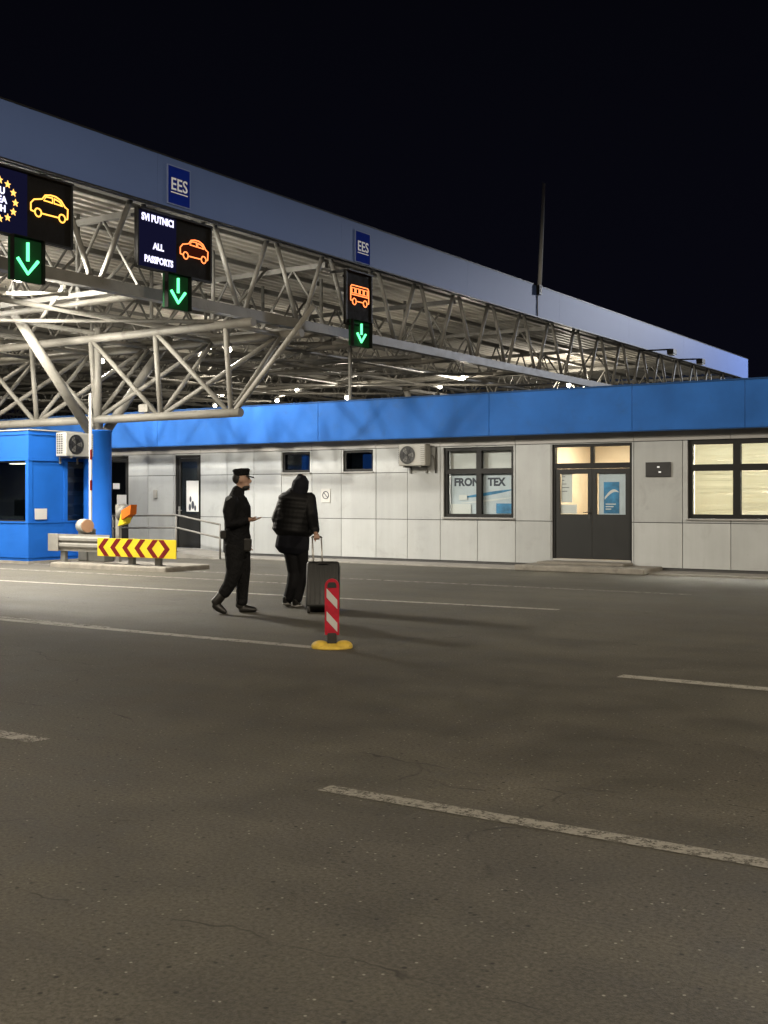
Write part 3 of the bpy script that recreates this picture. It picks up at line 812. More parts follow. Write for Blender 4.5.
# letter panels on the fascia
def ees(pa, pb, label):
    a = on_x(pa[0], pa[1], FX); b = on_x(pb[0], pb[1], FX)
    zc = (a.z+b.z)/2; w = b.y-a.y; h = .78
    t = thing('letter_panel', label, 'sign', (FX, (a.y+b.y)/2, zc))
    m = MB(); m.box(FX+.004, FX+.026, a.y, b.y, zc-h/2, zc+h/2); m.build('border', M_BORDER, t)
    m = MB(); m.box(FX+.012, FX+.030, a.y+.025, b.y-.025, zc-h/2+.025, zc+h/2-.025); m.build('plate', M_SIGNB, t)
    Mt = frame((FX+.032, (a.y+b.y)/2, zc+.01), (0, 1, 0), (0, 0, 1))
    lettering('EES', .34, Mt, M_LETW, parent=t, bold=.004, sx=.98)
    m = MB(); m.box(FX+.031, FX+.033, a.y+.09, b.y-.09, zc-.155, zc-.135); m.build('underline', M_LETW, t)
ees((166.5, 187), (189.5, 187), 'blue letter panel on the fascia above the white-lettered display')
ees((354.5, 248), (369.5, 248), 'blue letter panel on the fascia above the bus display')

# ------------------------------------------------------------------ LED displays
SX = -15.62
def seg2(m, pts, r, M, closed=False): m.path([M @ Vector((p[0], p[1], 0)) for p in pts], r, 5, closed)
CAR = [(0, -.15), (0, .0), (.09, .09), (.30, .14), (.38, .236), (.52, .265), (.66, .262), (.80, .21), (.91, .09), (.985, .06), (.975, -.155)]
def car(m, M, r):
    seg2(m, CAR, r, M)
    for cx in (.19, .83): seg2(m, [(cx+.085*math.cos(a), -.165+.085*math.sin(a)) for a in [2*PI*k/14 for k in range(14)]], r, M, True)
    seg2(m, [(.275, -.165), (.745, -.165)], r, M); seg2(m, [(0, -.15), (.105, -.165)], r, M); seg2(m, [(.915, -.16), (.975, -.155)], r, M)
    seg2(m, [(.34, .12), (.40, .205), (.57, .215), (.575, .11)], r, M, True); seg2(m, [(.62, .11), (.62, .21), (.77, .17), (.84, .10)], r, M, True)
def bus(m, M, r):
    seg2(m, [(0, -.22), (0, .20), (.05, .26), (.95, .26), (1, .20), (1, -.22)], r, M)
    for cx in (.2, .8): seg2(m, [(cx+.1*math.cos(a), -.24+.1*math.sin(a)) for a in [2*PI*k/12 for k in range(12)]], r, M, True)
    seg2(m, [(.3, -.22), (.7, -.22)], r, M); seg2(m, [(0, -.22), (.1, -.22)], r, M); seg2(m, [(.9, -.22), (1, -.22)], r, M)
    for k in range(4): u = .06 + k*.23; seg2(m, [(u, .02), (u, .18), (u+.17, .18), (u+.17, .02)], r, M, True)
    seg2(m, [(0, -.03), (1, -.03)], r, M)
def arrow(t, y, z, s):
    m = MB(); M = frame((SX+.075, y, z), (0, 1, 0), (0, 0, 1))
    for pts in (([0, .40], [0, -.04]), ([-.30, .00], [0, -.34], [.30, .00])):
        seg2(m, [(p[0]*s, p[1]*s) for p in pts], .030, M)
    m.build('arrow', G_GREEN, t)
def display(y0, y1, z0, z1, label, name='led_display', d=.06):
    t = thing(name, label, 'display', (SX, (y0+y1)/2, z0))
    m = MB(); m.box(SX-d, SX, y0, y1, z0, z1); m.build('housing', M_LED, t)
    m = MB()
    m.box(SX+.001, SX+.03, y0, y0+.035, z0, z1); m.box(SX+.001, SX+.03, y1-.035, y1, z0, z1); m.box(SX+.001, SX+.03, y0+.035, y1-.035, z0, z0+.035); m.box(SX+.001, SX+.09, y0+.035, y1-.035, z1-.03, z1)
    m.build('rim', M_FRAME, t)
    for yy in (y0+.25*(y1-y0), y0+.75*(y1-y0)):
        m = MB(); m.box(TX+.05, SX-.03, yy-.03, yy+.03, z1+.002, z1+.06); m.build('bracket', M_FRAME, t)
    return t
def signal(y, zc, w, h, label):
    t = thing('lane_signal', label, 'signal', (SX, y, zc))
    m = MB(); m.box(SX-.03, SX+.03, y-w/2, y+w/2, zc-h/2, zc+h/2, bev=.012); m.build('housing', paint('signal_face', (.008, .05, .018), .8, spec=.1) if 'signal_face' not in MATS else MATS['signal_face'], t)
    m = MB(); m.box(SX+.031, SX+.12, y-w/2, y-w/2+.015, zc-h/2, zc+h/2); m.box(SX+.031, SX+.12, y+w/2-.015, y+w/2, zc-h/2, zc+h/2); m.box(SX+.031, SX+.12, y-w/2+.015, y+w/2-.015, zc+h/2-.012, zc+h/2)
    m.build('hood', M_LED, t)
    arrow(t, y, zc+.0, h*.95)
    return t
# first display (stars and a car)
r_ = on_x(72, 183, SX); zt1, zb1 = 6.93, 5.80
d1 = display(r_.y-2.55, r_.y, zb1, zt1, 'wide dark display with star ring and amber car, leftmost')
ym = on_x(27, 200, SX).y
m = MB(); m.box(SX+.0005, SX+.006, r_.y-2.51, ym, zb1+.04, zt1-.04); m.build('blue_panel', G_BLUEP, d1)
c = on_x(-.8, 199, SX)
m = MB()
for k in range(12):
    a = 2*PI*k/12; cy, cz = .315*math.sin(a), .315*math.cos(a)
    pts = [(cy + (.066 if i % 2 == 0 else .029)*math.sin(PI*i/5), cz + (.066 if i % 2 == 0 else .029)*math.cos(PI*i/5)) for i in range(10)]
    m.prism(pts, .01, frame((SX+.01, c.y, c.z), (0, 1, 0), (0, 0, 1)))
m.build('star_ring', G_STAR, d1)
for i, s_ in enumerate(('EU', 'EEA', 'CH')):
    lettering(s_, .155, frame((SX+.012, c.y+.01, c.z+.145-i*.145), (0, 1, 0), (0, 0, 1)), G_WHITE, parent=d1, bold=.006)
a = on_x(30, 207, SX); b = on_x(67.5, 212, SX)
m = MB(); car(m, frame((SX+.02, a.y, (a.z+b.z)/2+.03), (0, 1, 0), (0, 0, 1)) @ Matrix.Scale((b.y-a.y), 4), .0135); m.build('car_symbol', G_AMBER, d1)
# second display (two languages and a car)
a2, b2 = on_x(136.5, 206, SX), on_x(211, 228, SX)
d2 = display(a2.y, b2.y, 5.77, 6.89, 'dark display with white passport lettering and red-orange car')
ym = on_x(176, 240, SX).y
m = MB(); m.box(SX+.0005, SX+.006, a2.y+.04, ym, 5.81, 6.85); m.build('blue_panel', G_BLUEP, d2)
for s_, px_, py_, sz in (('SVI PUTNICI', 157.5, 220.5, .185), ('ALL', 158, 247.5, .17), ('PASSPORTS', 158.5, 261.5, .175)):
    q = on_x(px_, py_, SX); lettering(s_, sz, frame((SX+.012, q.y, q.z), (0, 1, 0), (0, 0, 1)), G_WHITE, parent=d2, bold=.007, sx=.86 if len(s_) > 4 else 1)
a = on_x(179.5, 250, SX); b = on_x(207.5, 253, SX)
m = MB(); car(m, frame((SX+.02, a.y, (a.z+b.z)/2+.01), (0, 1, 0), (0, 0, 1)) @ Matrix.Scale((b.y-a.y), 4), .012); m.build('car_symbol', G_ORANGE, d2)
m = MB(); m.prism([(.02, -.13), (.98, -.13), (.97, .05), (.86, .08), (.1, .08), (.02, .0)], .004, frame((SX+.002, a.y, (a.z+b.z)/2+.01), (0, 1, 0), (0, 0, 1)) @ Matrix.Diagonal(((b.y-a.y), (b.y-a.y), 1, 1))); m.build('symbol_fill', G_REDP, d2)
# third display (bus)
a3, b3 = on_x(345.5, 270, SX), on_x(371.5, 280, SX)
d3 = display(a3.y, b3.y, 5.55, 6.84, 'narrow tall dark display with orange bus, rightmost')
a = on_x(350, 294, SX); b = on_x(368, 298, SX)
m = MB(); bus(m, frame((SX+.02, a.y, (a.z+b.z)/2+.02), (0, 1, 0), (0, 0, 1)) @ Matrix.Scale((b.y-a.y), 4), .0125); m.build('bus_symbol', G_ORANGE, d3)
m = MB(); m.prism([(.02, -.17), (.98, -.17), (.98, -.04), (.02, -.04)], .004, frame((SX+.002, a.y, (a.z+b.z)/2+.02), (0, 1, 0), (0, 0, 1)) @ Matrix.Diagonal(((b.y-a.y), (b.y-a.y), 1, 1))); m.build('symbol_fill', G_REDP, d3)
q = on_x(25, 260, SX); signal(q.y, q.z+.0, .66, .74, 'box with green down arrow under the star ring display')
q = on_x(175.5, 292, SX); signal(q.y, q.z, .66, .68, 'box with green down arrow under the passport lettering display')
q = on_x(359, 334, SX); signal(q.y, q.z, .80, .62, 'box with green down arrow under the bus display')

# ------------------------------------------------------------------ things on the fascia
p = on_x(537.5, 293, FX)
an = thing('antenna_mast', 'thin grey pole leaning slightly above the blue fascia', 'pole', (FX+.06, p.y, 7.6))
m = MB(); m.tube((FX+.06, p.y, 7.95), (FX+.06+.06, p.y+.22, 11.45), .07, .055, n=10); m.build('pole', M_SHEET, an)
m = MB(); m.box(FX+.002, FX+.12, p.y-.09, p.y+.09, 7.88, 8.18); m.build('clamp', M_FRAME, an)
m = MB(); m.tube((FX+.02, p.y-.03, 7.22), (FX+.02, p.y-.03, 7.88), .016, n=6); m.build('cable', M_GREYM, an)
FLOODS = []
def armlamp(px, py, label):
    X = -14.9; p = on_x(px, py, X)
    t = thing('arm_floodlight', label, 'floodlight', (FX, p.y, 7.1))
    m = MB(); m.tube((FX-.1, p.y, 7.10), (X, p.y, p.z+.1), .03, n=8); m.build('arm', M_FRAME, t)
    m = MB(); m.box(X-.10, X+.16, p.y-.2, p.y+.2, p.z-.10, p.z+.10, bev=.02); m.build('housing', M_FRAME, t)
    m = MB(); m.box(X-.08, X+.14, p.y-.18, p.y+.18, p.z-.125, p.z-.102); m.build('lens', M_WHITE, t)
armlamp(671, 352, 'dark floodlight on a short arm below the fascia, nearer of two')
armlamp(700, 361.5, 'dark floodlight on a short arm below the fascia, nearer the far corner')

# ------------------------------------------------------------------ lamps under the canopy
def flood(x, y, z, label, power=0, col=(1, .90, .74), spot=None, aim=None, grp=None, size=.25):
    t = thing('canopy_lamp', label, 'lamp', (x, y, z), group=grp)
    m = MB(); m.box(-size*.5, size*.5, -size*.4, size*.4, .03, .12, bev=.02); m.tube((0, 0, .10), (0, 0, .45), .02, n=6); m.build('housing', M_GREYM, t, True)
    m = MB(); m.ball((0, 0, -.03), size*.5, size*.5, size*.42); m.build('lens', G_LAMP, t, True)
    if power:
        l = bpy.data.lights.new('lamp_light', 'SPOT' if spot else 'POINT'); l.energy = power; l.color = col; l.shadow_soft_size = .14
        if spot: l.spot_size = R(spot); l.spot_blend = .35
        o = bpy.data.objects.new('lamp_light', l); COL.objects.link(o); o.parent = t; o.location = (0, 0, -.12)
        if aim:
            d = Vector(aim) - Vector((x, y, z - .12)); o.rotation_euler = d.to_track_quat('-Z', 'Y').to_euler()
    return t
G1 = 'lamps glowing deep under the canopy'
for px_, py_, X, Pw in ((277, 400, -27.5, 260), (463, 377, -18.2, 260), (347, 397, -22.5, 220), (297, 389, -26.0, 0), (215, 405, -33.0, 220), (222, 394, -31, 0), (440, 386, -20.2, 0), (585, 387, -17.0, 0)):
    q = on_x(px_, py_, X)
    flood(q.x, q.y, q.z, 'small bright lamp glowing in the lattice beyond the blue parapet', Pw, grp=G1, size=.15)
flood(-16.95, 13.85, 5.5, 'bright lamp in the canopy lattice under the star ring display', 4300, col=(1, .94, .82), aim=(-15.0, 18.5, 0), spot=160)
flood(-19.5, 15.2, 5.1, 'bright lamp in the canopy lattice above the barrier gate', 2400, col=(1, .94, .82), aim=(-18.2, 18.5, 0), spot=160)
flood(-24.5, 12.5, 5.1, 'bright lamp in the canopy lattice in front of the blue booth', 5500, aim=(-22.5, 18, 0), spot=160)
flood(-17.3, 20.0, 4.85, 'added lamp brightening the wall, close to the building above the officer', 520, col=(1, .97, .92), size=.14, spot=150, aim=(-17.0, 22, .8))  # this spot and the next are added to brighten wall and parapet
flood(-21.4, 20.0, 4.85, 'added lamp brightening the wall, close to the building above the left doors', 520, col=(1, .97, .92), size=.14, spot=150, aim=(-21.2, 22, .8))
flood(-33, 13.5, 5.0, 'bright lamp under the canopy lattice behind the booth', 3000, aim=(-32, 17, 0), spot=150)
flood(-20.3, 14.3, 5.6, 'bright lamp close under the canopy deck behind the fascia', 1400, col=(1, .95, .86))
flood(-25, 20, 6.6, 'bright lamp close under the canopy deck over the booth', 300)
flood(-26, 29, 6.4, 'bright lamp under the canopy deck behind the building roof', 260)
flood(-21, 47, 6.4, 'bright lamp under the far end of the canopy', 1100)
flood(-38, 34, 6.4, 'bright lamp under the middle of the canopy, deep inside', 260)

# lamp standards of the yard: behind the camera and past the far end of the canopy
def standard(x, y, h, power, label, rz, col=(1, .86, .66), blend=.12):
    t = thing('street_lamp', label, 'street lamp', (x, y, 0), rz)
    m = MB(); m.lathe([(.16, 0), (.16, .25), (.09, .3), (.06, h-.1), (.06, h), (.01, h)], None, 16); m.tube((0, 0, h-.05), (1.2, 0, h+.15), .04, n=10); m.build('pole', M_GALV, t, True)
    m = MB(); m.box(1.0, 1.75, -.16, .16, h+.08, h+.24, bev=.04); m.build('lamp_head', M_GREYM, t, True)
    m = MB(); m.box(1.1, 1.7, -.12, .12, h+.055, h+.078); m.build('lens', G_LAMP, t, True)
    l = bpy.data.lights.new('lamp_light', 'SPOT'); l.energy = power; l.color = col; l.shadow_soft_size = .5; l.spot_size = R(176); l.spot_blend = blend
    o = bpy.data.objects.new('lamp_light', l); COL.objects.link(o); o.parent = t; o.location = (1.4, 0, h-.05)
    return t
standard(9.5, -9, 12, 12300, 'tall galvanised street lamp behind the camera at the yard edge', R(125))
standard(-12, -12, 12, 9800, 'tall galvanised street lamp behind and left of the camera', R(70))
standard(17, 12, 12, 9800, 'tall galvanised street lamp in the yard right of the picture', R(180))
standard(-3.5, 62, 12.5, 21000, 'tall street lamp beyond the far end of the canopy', R(205), (.86, .90, 1.0))

# ------------------------------------------------------------------ white pole under the bus display
p = on_x(350, 400, -17.0)
m = MB(); m.tube((p.x, p.y, 0), (p.x, p.y, 5.35), .045, n=10); m.tube((p.x, p.y, 0), (p.x, p.y, .03), .14, n=12)
tag(m.build('slim_pole', M_STEELW), 'slim white pole rising behind the parapet below the bus display', 'pole')

# ------------------------------------------------------------------ booth
c0 = on_z(28.5, 564)
bx, by = c0.x, c0.y
bth = thing('booth', 'blue metal control booth with dark windows at the left edge', 'booth', (bx, by, 0))
W, D, H = 4.2, 2.25, 2.95
x0, x1, y0, y1 = bx-W, bx, by, by+D
m = MB()
m.box(x0, x1, y0, y1, .06, .92); m.box(x0, x1, y0, y1, 2.30, H)
m.build('wall', M_BLUE2, bth)
m = MB(); m.box(x0-.05, x1+.05, y0-.05, y1+.05, 0, .058); m.build('base_band', M_KERB, bth)
m = MB()
for xx in (x0, x0+W/2, x1): m = MB(); m.box(xx-.09 if xx > x0 else xx-.012, xx+.012 if xx == x1 else xx+.09, y0-.012, y0+.09, .061, H-.003); m.build('corner_post', M_BLUE2, bth)
for yy in (y0+1.05, y1): m = MB(); m.box(x1-.09, x1+.011, yy-.045, yy+.05 if yy < y1 else yy+.01, .061, H-.003); m.build('corner_post', M_BLUE2, bth)
m = MB()
for z in (.90, 2.285, 2.86, .13): m.box(x0-.02, x1+.02, y0-.022, y0-.0125, z, z+.035); m.box(x1+.0115, x1+.022, y0-.012, y1+.02, z, z+.035)
m.build('rail', M_BLUE2, bth)
m = MB(); m.box(x0-.03, x1+.03, y0-.03, y1+.03, H+.001, H+.03, bev=.008); m.build('roof', M_WHITE, bth)
for a, b in ((x0+.09, x0+W/2-.09), (x0+W/2+.09, x1-.09)):
    m = MB(); m.box(a, b, y0+.02, y0+.055, .921, .965); m.box(a, b, y0+.02, y0+.055, 2.255, 2.299); w = m.build('window', M_FRAME, bth)
    m = MB(); m.box(a, b, y0+.03, y0+.036, .95, 2.27); m.build('pane', M_GLASSD, w)
m = MB(); m.box(x1-.055, x1-.02, y0+.091, y0+1.0, .921, 2.299); sp = m.build('pane_reflection', M_BLUE2, bth)  # solid blue stands in for the blue reflection on a window pane
m = MB(); m.box(x1-.055, x1-.02, y0+1.11, y1-.1, .921, .965); m.box(x1-.055, x1-.02, y0+1.11, y1-.1, 2.255, 2.299); w = m.build('window', M_FRAME, bth)
m = MB(); m.box(x1-.04, x1-.034, y0+1.10, y1-.09, .95, 2.27); m.build('pane', M_GLASSD, w)
m = MB(); m.box(x0+.1, x1-.1, y1-.06, y1-.03, .921, 2.299); m.box(x0+.02, x0+.05, y0+.1, y1-.1, .921, 2.299); m.build('back_wall', M_WALLG, bth)
m = MB()
for k, z in enumerate((1.05, 1.32, 1.62, 1.95)): m.box(x1-1.1, x1-.35, y1-.55, y1-.1, z, z+.03); m.box(x1-1.0+.1*k, x1-.5, y1-.5, y1-.2, z+.031, z+.2)
tag(m.build('shelf', M_GREYM), 'grey shelf of files inside the blue booth behind its side window', 'shelf')
clight(x0+2.6, y0+1.2, .8, .3, 'dim ceiling panel inside the blue booth', glow('booth_tube', (1.0, .82, .60), 26))
bpy.data.objects[[o.name for o in COL.objects if o.name.startswith('ceiling_light')][-1]].location.z = 2.335
q = on_x(40.5, 514, x1)
mon = thing('monitor', 'dark computer monitor on the desk inside the booth window', 'monitor', (x1-.8, y0+.55, .92))
m = MB(); m.box(x1-1.1, x1-.5, y0+.5, y0+.54, 1.05, 1.42, bev=.01); m.build('screen', M_BLACK, mon)
m = MB(); m.box(x1-.83, x1-.77, y0+.545, y0+.57, .94, 1.2); m.box(x1-.95, x1-.65, y0+.45, y0+.65, .922, .94); m.build('stand', M_BLACK, mon)
card_m = MB(); card_m.box(x1+.012, x1+.016, q.y-.17, q.y+.17, q.z-.12, q.z+.12)
tag(card_m.build('notice', M_PAPER), 'white square notice on the blue side of the booth', 'notice')
q = on_x(64.5, 440, x1)
aircon(frame((x1+.015, q.y+.10, 2.66), (0, 1, 0), (0, 0, 1)), 'white air conditioner on the upper side of the blue booth', .84, .54, .34)

# ------------------------------------------------------------------ island, barrier, chevron board
q = on_z(76, 568)
isl = MB(); YI = 17.15
isl.box(wx(70, YI), wx(178, YI-.2), YI-.55, YI+.75, -.1, .10, bev=.03); tag(isl.build('traffic_island', M_KERB), kind='structure')
gb = thing('barrier_gate', 'grey barrier gate with its red and white arm raised, beside the booth', 'barrier', (wx(80, YI), YI+.15, .1))
xg = wx(82, YI); yg = YI + .15
m = MB(); m.box(xg-.14, xg+.12, yg-.14, yg+.14, .101, .80, bev=.02); m.box(xg+.13, xg+.62, yg-.1, yg+.2, .101, .45, bev=.02); m.build('cabinet', M_GREYM, gb)
m = MB(); m.tube((xg-.05, yg-.1, .86), (xg+.24, yg-.22, .86), .15, n=20); m.box(xg-.14, xg+.08, yg-.1, yg+.1, .74, .92, bev=.03); m.build('motor', M_WHITE, gb)
m = MB(); m.tube((xg+.242, yg-.221, .86), (xg+.27, yg-.2325, .86), .135, n=20); m.build('motor_cap', M_COPPER, gb)
xb_ = on_y(90.5, 500, yg).x
m = MB(); m.box(xb_-.030, xb_+.030, yg-.018, yg+.018, .72, 3.70); bm_ = m.build('arm', M_PAPER, gb)
for z in (1.62, 2.28): m = MB(); m.box(xb_-.002, xb_+.032, yg-.020, yg+.020, z, z+.22); m.build('stripe', M_REDD, bm_)
# guard rail with the chevron board
yr = YI - .35
xr0, xr1, xr2 = wx(51, yr), wx(101, yr), wx(179.5, yr)
gr = thing('crash_barrier', 'galvanised rail end carrying a yellow and dark red chevron board', 'barrier', (xr1, yr, 0))
m = MB(); prof = [(0, .0), (.0, .06), (-.05, .10), (-.05, .15), (0, .19), (-.05, .23), (-.05, .28), (0, .32), (0, .36), (.012, .36), (.012, 0)]
m.prism([(p[0], p[1]) for p in prof], xr1 + .25 - xr0, Matrix(((0, 0, 1, xr0), (1, 0, 0, yr), (0, 1, 0, .335), (0, 0, 0, 1))))
m.box(xr0-.02, xr0+.30, yr-.07, yr-.052, .33, .70, bev=.006)
m.build('rail', M_GALV, gr)
for xp in (wx(62, yr), wx(130, yr), wx(156.5, yr)):
    m = MB(); m.box(xp-.07, xp+.07, yr+.02, yr+.10, .0, .62); m.box(xp-.13, xp+.13, yr-.02, yr+.14, .095, .112); m.build('post', M_GREYM, gr)
zb0, zb1 = .265, .635
m = MB(); m.box(xr1, xr2, yr-.10, yr-.08, zb0, zb1, bev=.003); bo = m.build('board', M_YEL, gr)
m = MB(); Mt = frame((xr1, yr-.1005, zb0), (1, 0, 0), (0, 0, 1)); Wb, Hb = xr2-xr1, zb1-zb0
ks = Wb/2.3; hw = .15*ks
def chev(u, dirn):
    k = .18*ks
    pts = [(u, Hb/2), (u+dirn*k, Hb-.006), (u+dirn*(k+hw), Hb-.006), (u+dirn*hw, Hb/2), (u+dirn*(k+hw), .006), (u+dirn*k, .006)]
    m = MB(); m.prism(pts, .002, Mt); m.build('chevron', M_REDD, bo)
for k in range(5): chev((.03 + .36*k)*ks, 1)
chev((1.47 + .66)*ks, -1)
# signal lamp with yellow and orange hoods
yl = YI + .35; xl = wx(118.5, yl)
sl = thing('warning_lamp', 'warning lamp with yellow and orange hood on a thin post', 'lamp', (xl, yl, .1))
m = MB(); m.box(xl-.05, xl+.05, yl-.04, yl+.04, .1, 1.32); m.build('post', M_GALV, sl)
m = MB(); m.lathe([(.08, -.10), (.19, -.06), (.19, .1), (.02, .12)], frame((xl+.20, yl-.03, 1.14), (0, 1, 0), (.25, 0, 1)), 20); m.build('housing', M_GREYM, sl)
m = MB(); m.prism([(.0, -.16), (.22, -.10), (.30, .12), (.10, .13)], .14, frame((xl+.22, yl-.09, 1.03), (1, 0, 0), (0, 0, 1))); m.build('hood', M_YEL, sl)
m = MB(); m.prism([(.14, -.02), (.40, .10), (.42, .30), (.14, .17)], .18, frame((xl+.24, yl-.11, 1.02), (1, 0, 0), (0, 0, 1))); m.build('hood', M_ORANGE, sl)
# handrail
yh = 20.75
hr = thing('handrail', 'thin double tube handrail sloping down along the ramp', 'handrail', (wx(175, yh), yh, 0))
P = lambda px_, py_: on_y(px_, py_, yh)
for py_a, py_b, py_c in ((516, 515, 524.5), (528, 527.5, 538)):
    a, b, c = P(105, py_a), P(176, py_b), P(220, py_c)
    m = MB(); m.path([a, b.lerp(a, .02), b, b.lerp(c, .05), c], .024, 8); m.build('rail', M_GALV, hr)
for px_ in (113, 176, 220):
    top = P(px_, 516 if px_ < 200 else 524.5)
    m = MB(); m.tube((top.x, yh, .0), (top.x, yh, top.z), .024, n=8); m.build('post', M_GALV, hr)

# ------------------------------------------------------------------ lane divider post
q = on_z(332, 648.0); dl = thing('delineator', 'red and white striped lane post on a yellow rubber base', 'lane post', (q.x, q.y, 0), YAW)
m = MB()
m.lathe([(.20, 0), (.205, .012), (.19, .028), (.12, .042), (.06, .05), (.01, .05)], Matrix.Diagonal((1, .85, 1, 1)), 24)
for sx in (-1, 1):
    m.ball((sx*.115, .0, .02), .09, .12, .055, u=20)
m.build('base', M_YBASE, dl, True)
m = MB(); m.box(-.045, .045, -.045, .045, .04, .15, bev=.012); m.build('socket', M_RUBBER, dl, True)
hw_ = .071; zb, zt_ = .13, .655
def rounded(h, z0, z1, n=10):
    top = [(h*math.cos(a), z1 - h + h*math.sin(a)) for a in [PI*k/n for k in range(n+1)]]
    return [(-h, z0), (h, z0)] + top
Mp = frame((0, .014, 0), (1, 0, 0), (0, 0, 1))
m = MB(); m.prism(rounded(hw_, zb, zt_+.03), .028, Mp); bl = m.build('blade', M_RED, dl, True)
m = MB(); m.prism([(-.045, zt_-.06), (.045, zt_-.06), (.045, zt_-.03), (.03, zt_-.005), (-.03, zt_-.005), (-.045, zt_-.03)], .004, frame((0, -.0145, 0), (1, 0, 0), (0, 0, 1))); m.build('grip_hole', M_BLACK, bl, True)
u = .053
for z in (.16, .385): m = MB(); m.prism([(-u, z+.115), (u, z), (u, z+.09), (-u, z+.205)], .003, frame((0, -.0145, 0), (1, 0, 0), (0, 0, 1))); m.build('stripe', M_PAPER, bl, True)

# ------------------------------------------------------------------ people (local axes: x right in view, y away, z up)
def finger(m, p, d, lens, r, curl, side):
    p = Vector(p); d = Vector(d).normalized(); side = Vector(side)
    pts = [(*p, r*1.05)]
    for l in lens:
        d = (Matrix.Rotation(curl, 3, side) @ d).normalized(); p = p + d*l; pts.append((*p, r)); r *= .9
    m.chain(pts, side, 8)
# --- police officer walking right
q = on_z(238, 613)
po = thing('person', 'person in black uniform and peaked cap walking right with one hand held out', 'person', (q.x, q.y, 0), YAW)
S = 14.8/1155
def L(px_, py_, y): return ((px_-238)*S, y, (613-py_)*S)
m = MB()
m.chain([(*L(237, 545, 0), .15, .12), (*L(237, 530, 0), .14, .11), (*L(238, 512, 0), .16, .12), (*L(237, 500, 0), .17, .10), (*L(237.5, 495, 0), .10, .075)], n=18)
m.chain([(*L(237.5, 497, 0), .058), (*L(239.5, 490, 0), .055), (*L(241.5, 484, 0), .055)])
m.ball(L(242, 478.5, 0), .098, .077, .115); m.ball(L(244, 484.5, 0), .070, .058, .075)
m.chain([(*L(249.0, 478, -.005), .012), (*L(251.0, 481.5, -.005), .016), (*L(249.6, 482.5, -.005), .014)], n=8)
m.ball(L(248.6, 486, 0), .022, .026, .012); m.ball(L(248, 488.8, 0), .026, .03, .02)
for s in (-1, 1): m.ball(L(241.2, 480.5, s*.078), .020, .012, .032)
m.chain([(*L(234.2, 499.5, -.195), .055), (*L(232.0, 511, -.235), .05), (*L(233.2, 523.5, -.258), .045), (*L(242, 521.5, -.235), .04), (*L(249, 519.5, -.20), .034)])
m.chain([(*L(239, 500, .19), .06), (*L(240, 524, .24), .05), (*L(246, 540, .20), .034)])
# open right hand, palm up, fingers forward
w = Vector(L(250, 519.3, -.20))
m.chain([(*w, .035, .030), (*(w + Vector((.055, 0, .0))), .045, .024), (*(w + Vector((.095, 0, .004))), .044, .019)])
for k, (dy, ln) in enumerate(((-.030, .068), (-.010, .080), (.011, .075), (.030, .060))):
    finger(m, w + Vector((.09, dy, .004)), (1, dy*1.5, .05), (ln*.5, ln*.32, ln*.25), .0098, -.16, (0, 1, 0))
finger(m, w + Vector((.035, -.035, .008)), (.75, -.35, .45), (.035, .03, .024), .0115, .1, (0, 1, 0))
w = Vector(L(246, 541, .20))
m.chain([(*w, .03, .024), (*(w + Vector((.02, 0, -.07))), .036, .018)])
for k, (dy, ln) in enumerate(((-.026, .062), (-.008, .072), (.010, .066), (.028, .052))):
    finger(m, w + Vector((.02, dy, -.075)), (.25, dy, -1), (ln*.45, ln*.32, ln*.24), .0098, -.25, (0, 1, 0))
finger(m, w + Vector((.02, -.03, -.02)), (.5, -.5, -.7), (.03, .028, .022), .011, .0, (0, 1, 0))
legF = [(*L(238.5, 546, .085), .095, .105), (*L(242, 572, .085), .062, .066), (*L(241, 585, .085), .055, .058), (*L(241, 600, .085), .036)]
legR = [(*L(236, 546, -.085), .095, .105), (*L(234, 576, -.085), .062, .066), (*L(228.5, 586, -.085), .055, .058), (*L(219.5, 599, -.085), .036)]
for lg in (legF, legR): m.chain(lg)
m.chain([(*L(240.5, 608.5, .085), .028, .026), (*L(250, 609.8, .085), .028, .018)]); m.chain([(*L(218.2, 602.5, -.085), .026, .026), (*L(223.5, 609, -.085), .026, .018)])
po_b = m.remesh('body', M_SKIN, po, .0062, 3)
m = MB()
m.chain([(*L(237, 549, 0), .195, .178), (*L(237, 540, 0), .195, .176), (*L(237, 529, 0), .19, .160), (*L(237.6, 515, 0), .205, .172), (*L(238, 507, 0), .21, .162), (*L(236.8, 498, 0), .178, .125), (*L(237.3, 494, 0), .115, .09), (*L(238.8, 489.2, 0), .080, .080)], n=22)
m.chain([(*L(234.0, 499.5, -.195), .088), (*L(231.5, 511, -.235), .084), (*L(232.5, 524.0, -.26), .076), (*L(242, 521.5, -.235), .064), (*L(249.3, 519.4, -.20), .046)])
m.chain([(*L(239, 500, .195), .08), (*L(240, 513, .23), .072), (*L(240.5, 525, .245), .064), (*L(246, 539, .20), .045)])
m.remesh('jacket', M_UNI, po, .012, 3)
m = MB()
def grow(lg, a): return [(*p[:3], p[3]+a, (p[4] if len(p) > 4 else p[3])+a) for p in lg]
m.chain([(*L(237, 537, 0), .18, .162), (*L(237, 551, 0), .19, .178)], n=20)
m.chain([(*L(239, 545, .09), .115, .138), (*L(242.3, 570, .088), .092, .098), (*L(241.6, 586, .086), .084, .084), (*L(241, 603.5, .085), .080, .074)])
m.chain([(*L(235.6, 545, -.09), .115, .138), (*L(235, 572, -.088), .096, .104), (*L(230.5, 584, -.086), .086, .086), (*L(224.5, 593, -.085), .080, .078)])
m.remesh('trousers', M_UNI2, po, .012, 3)
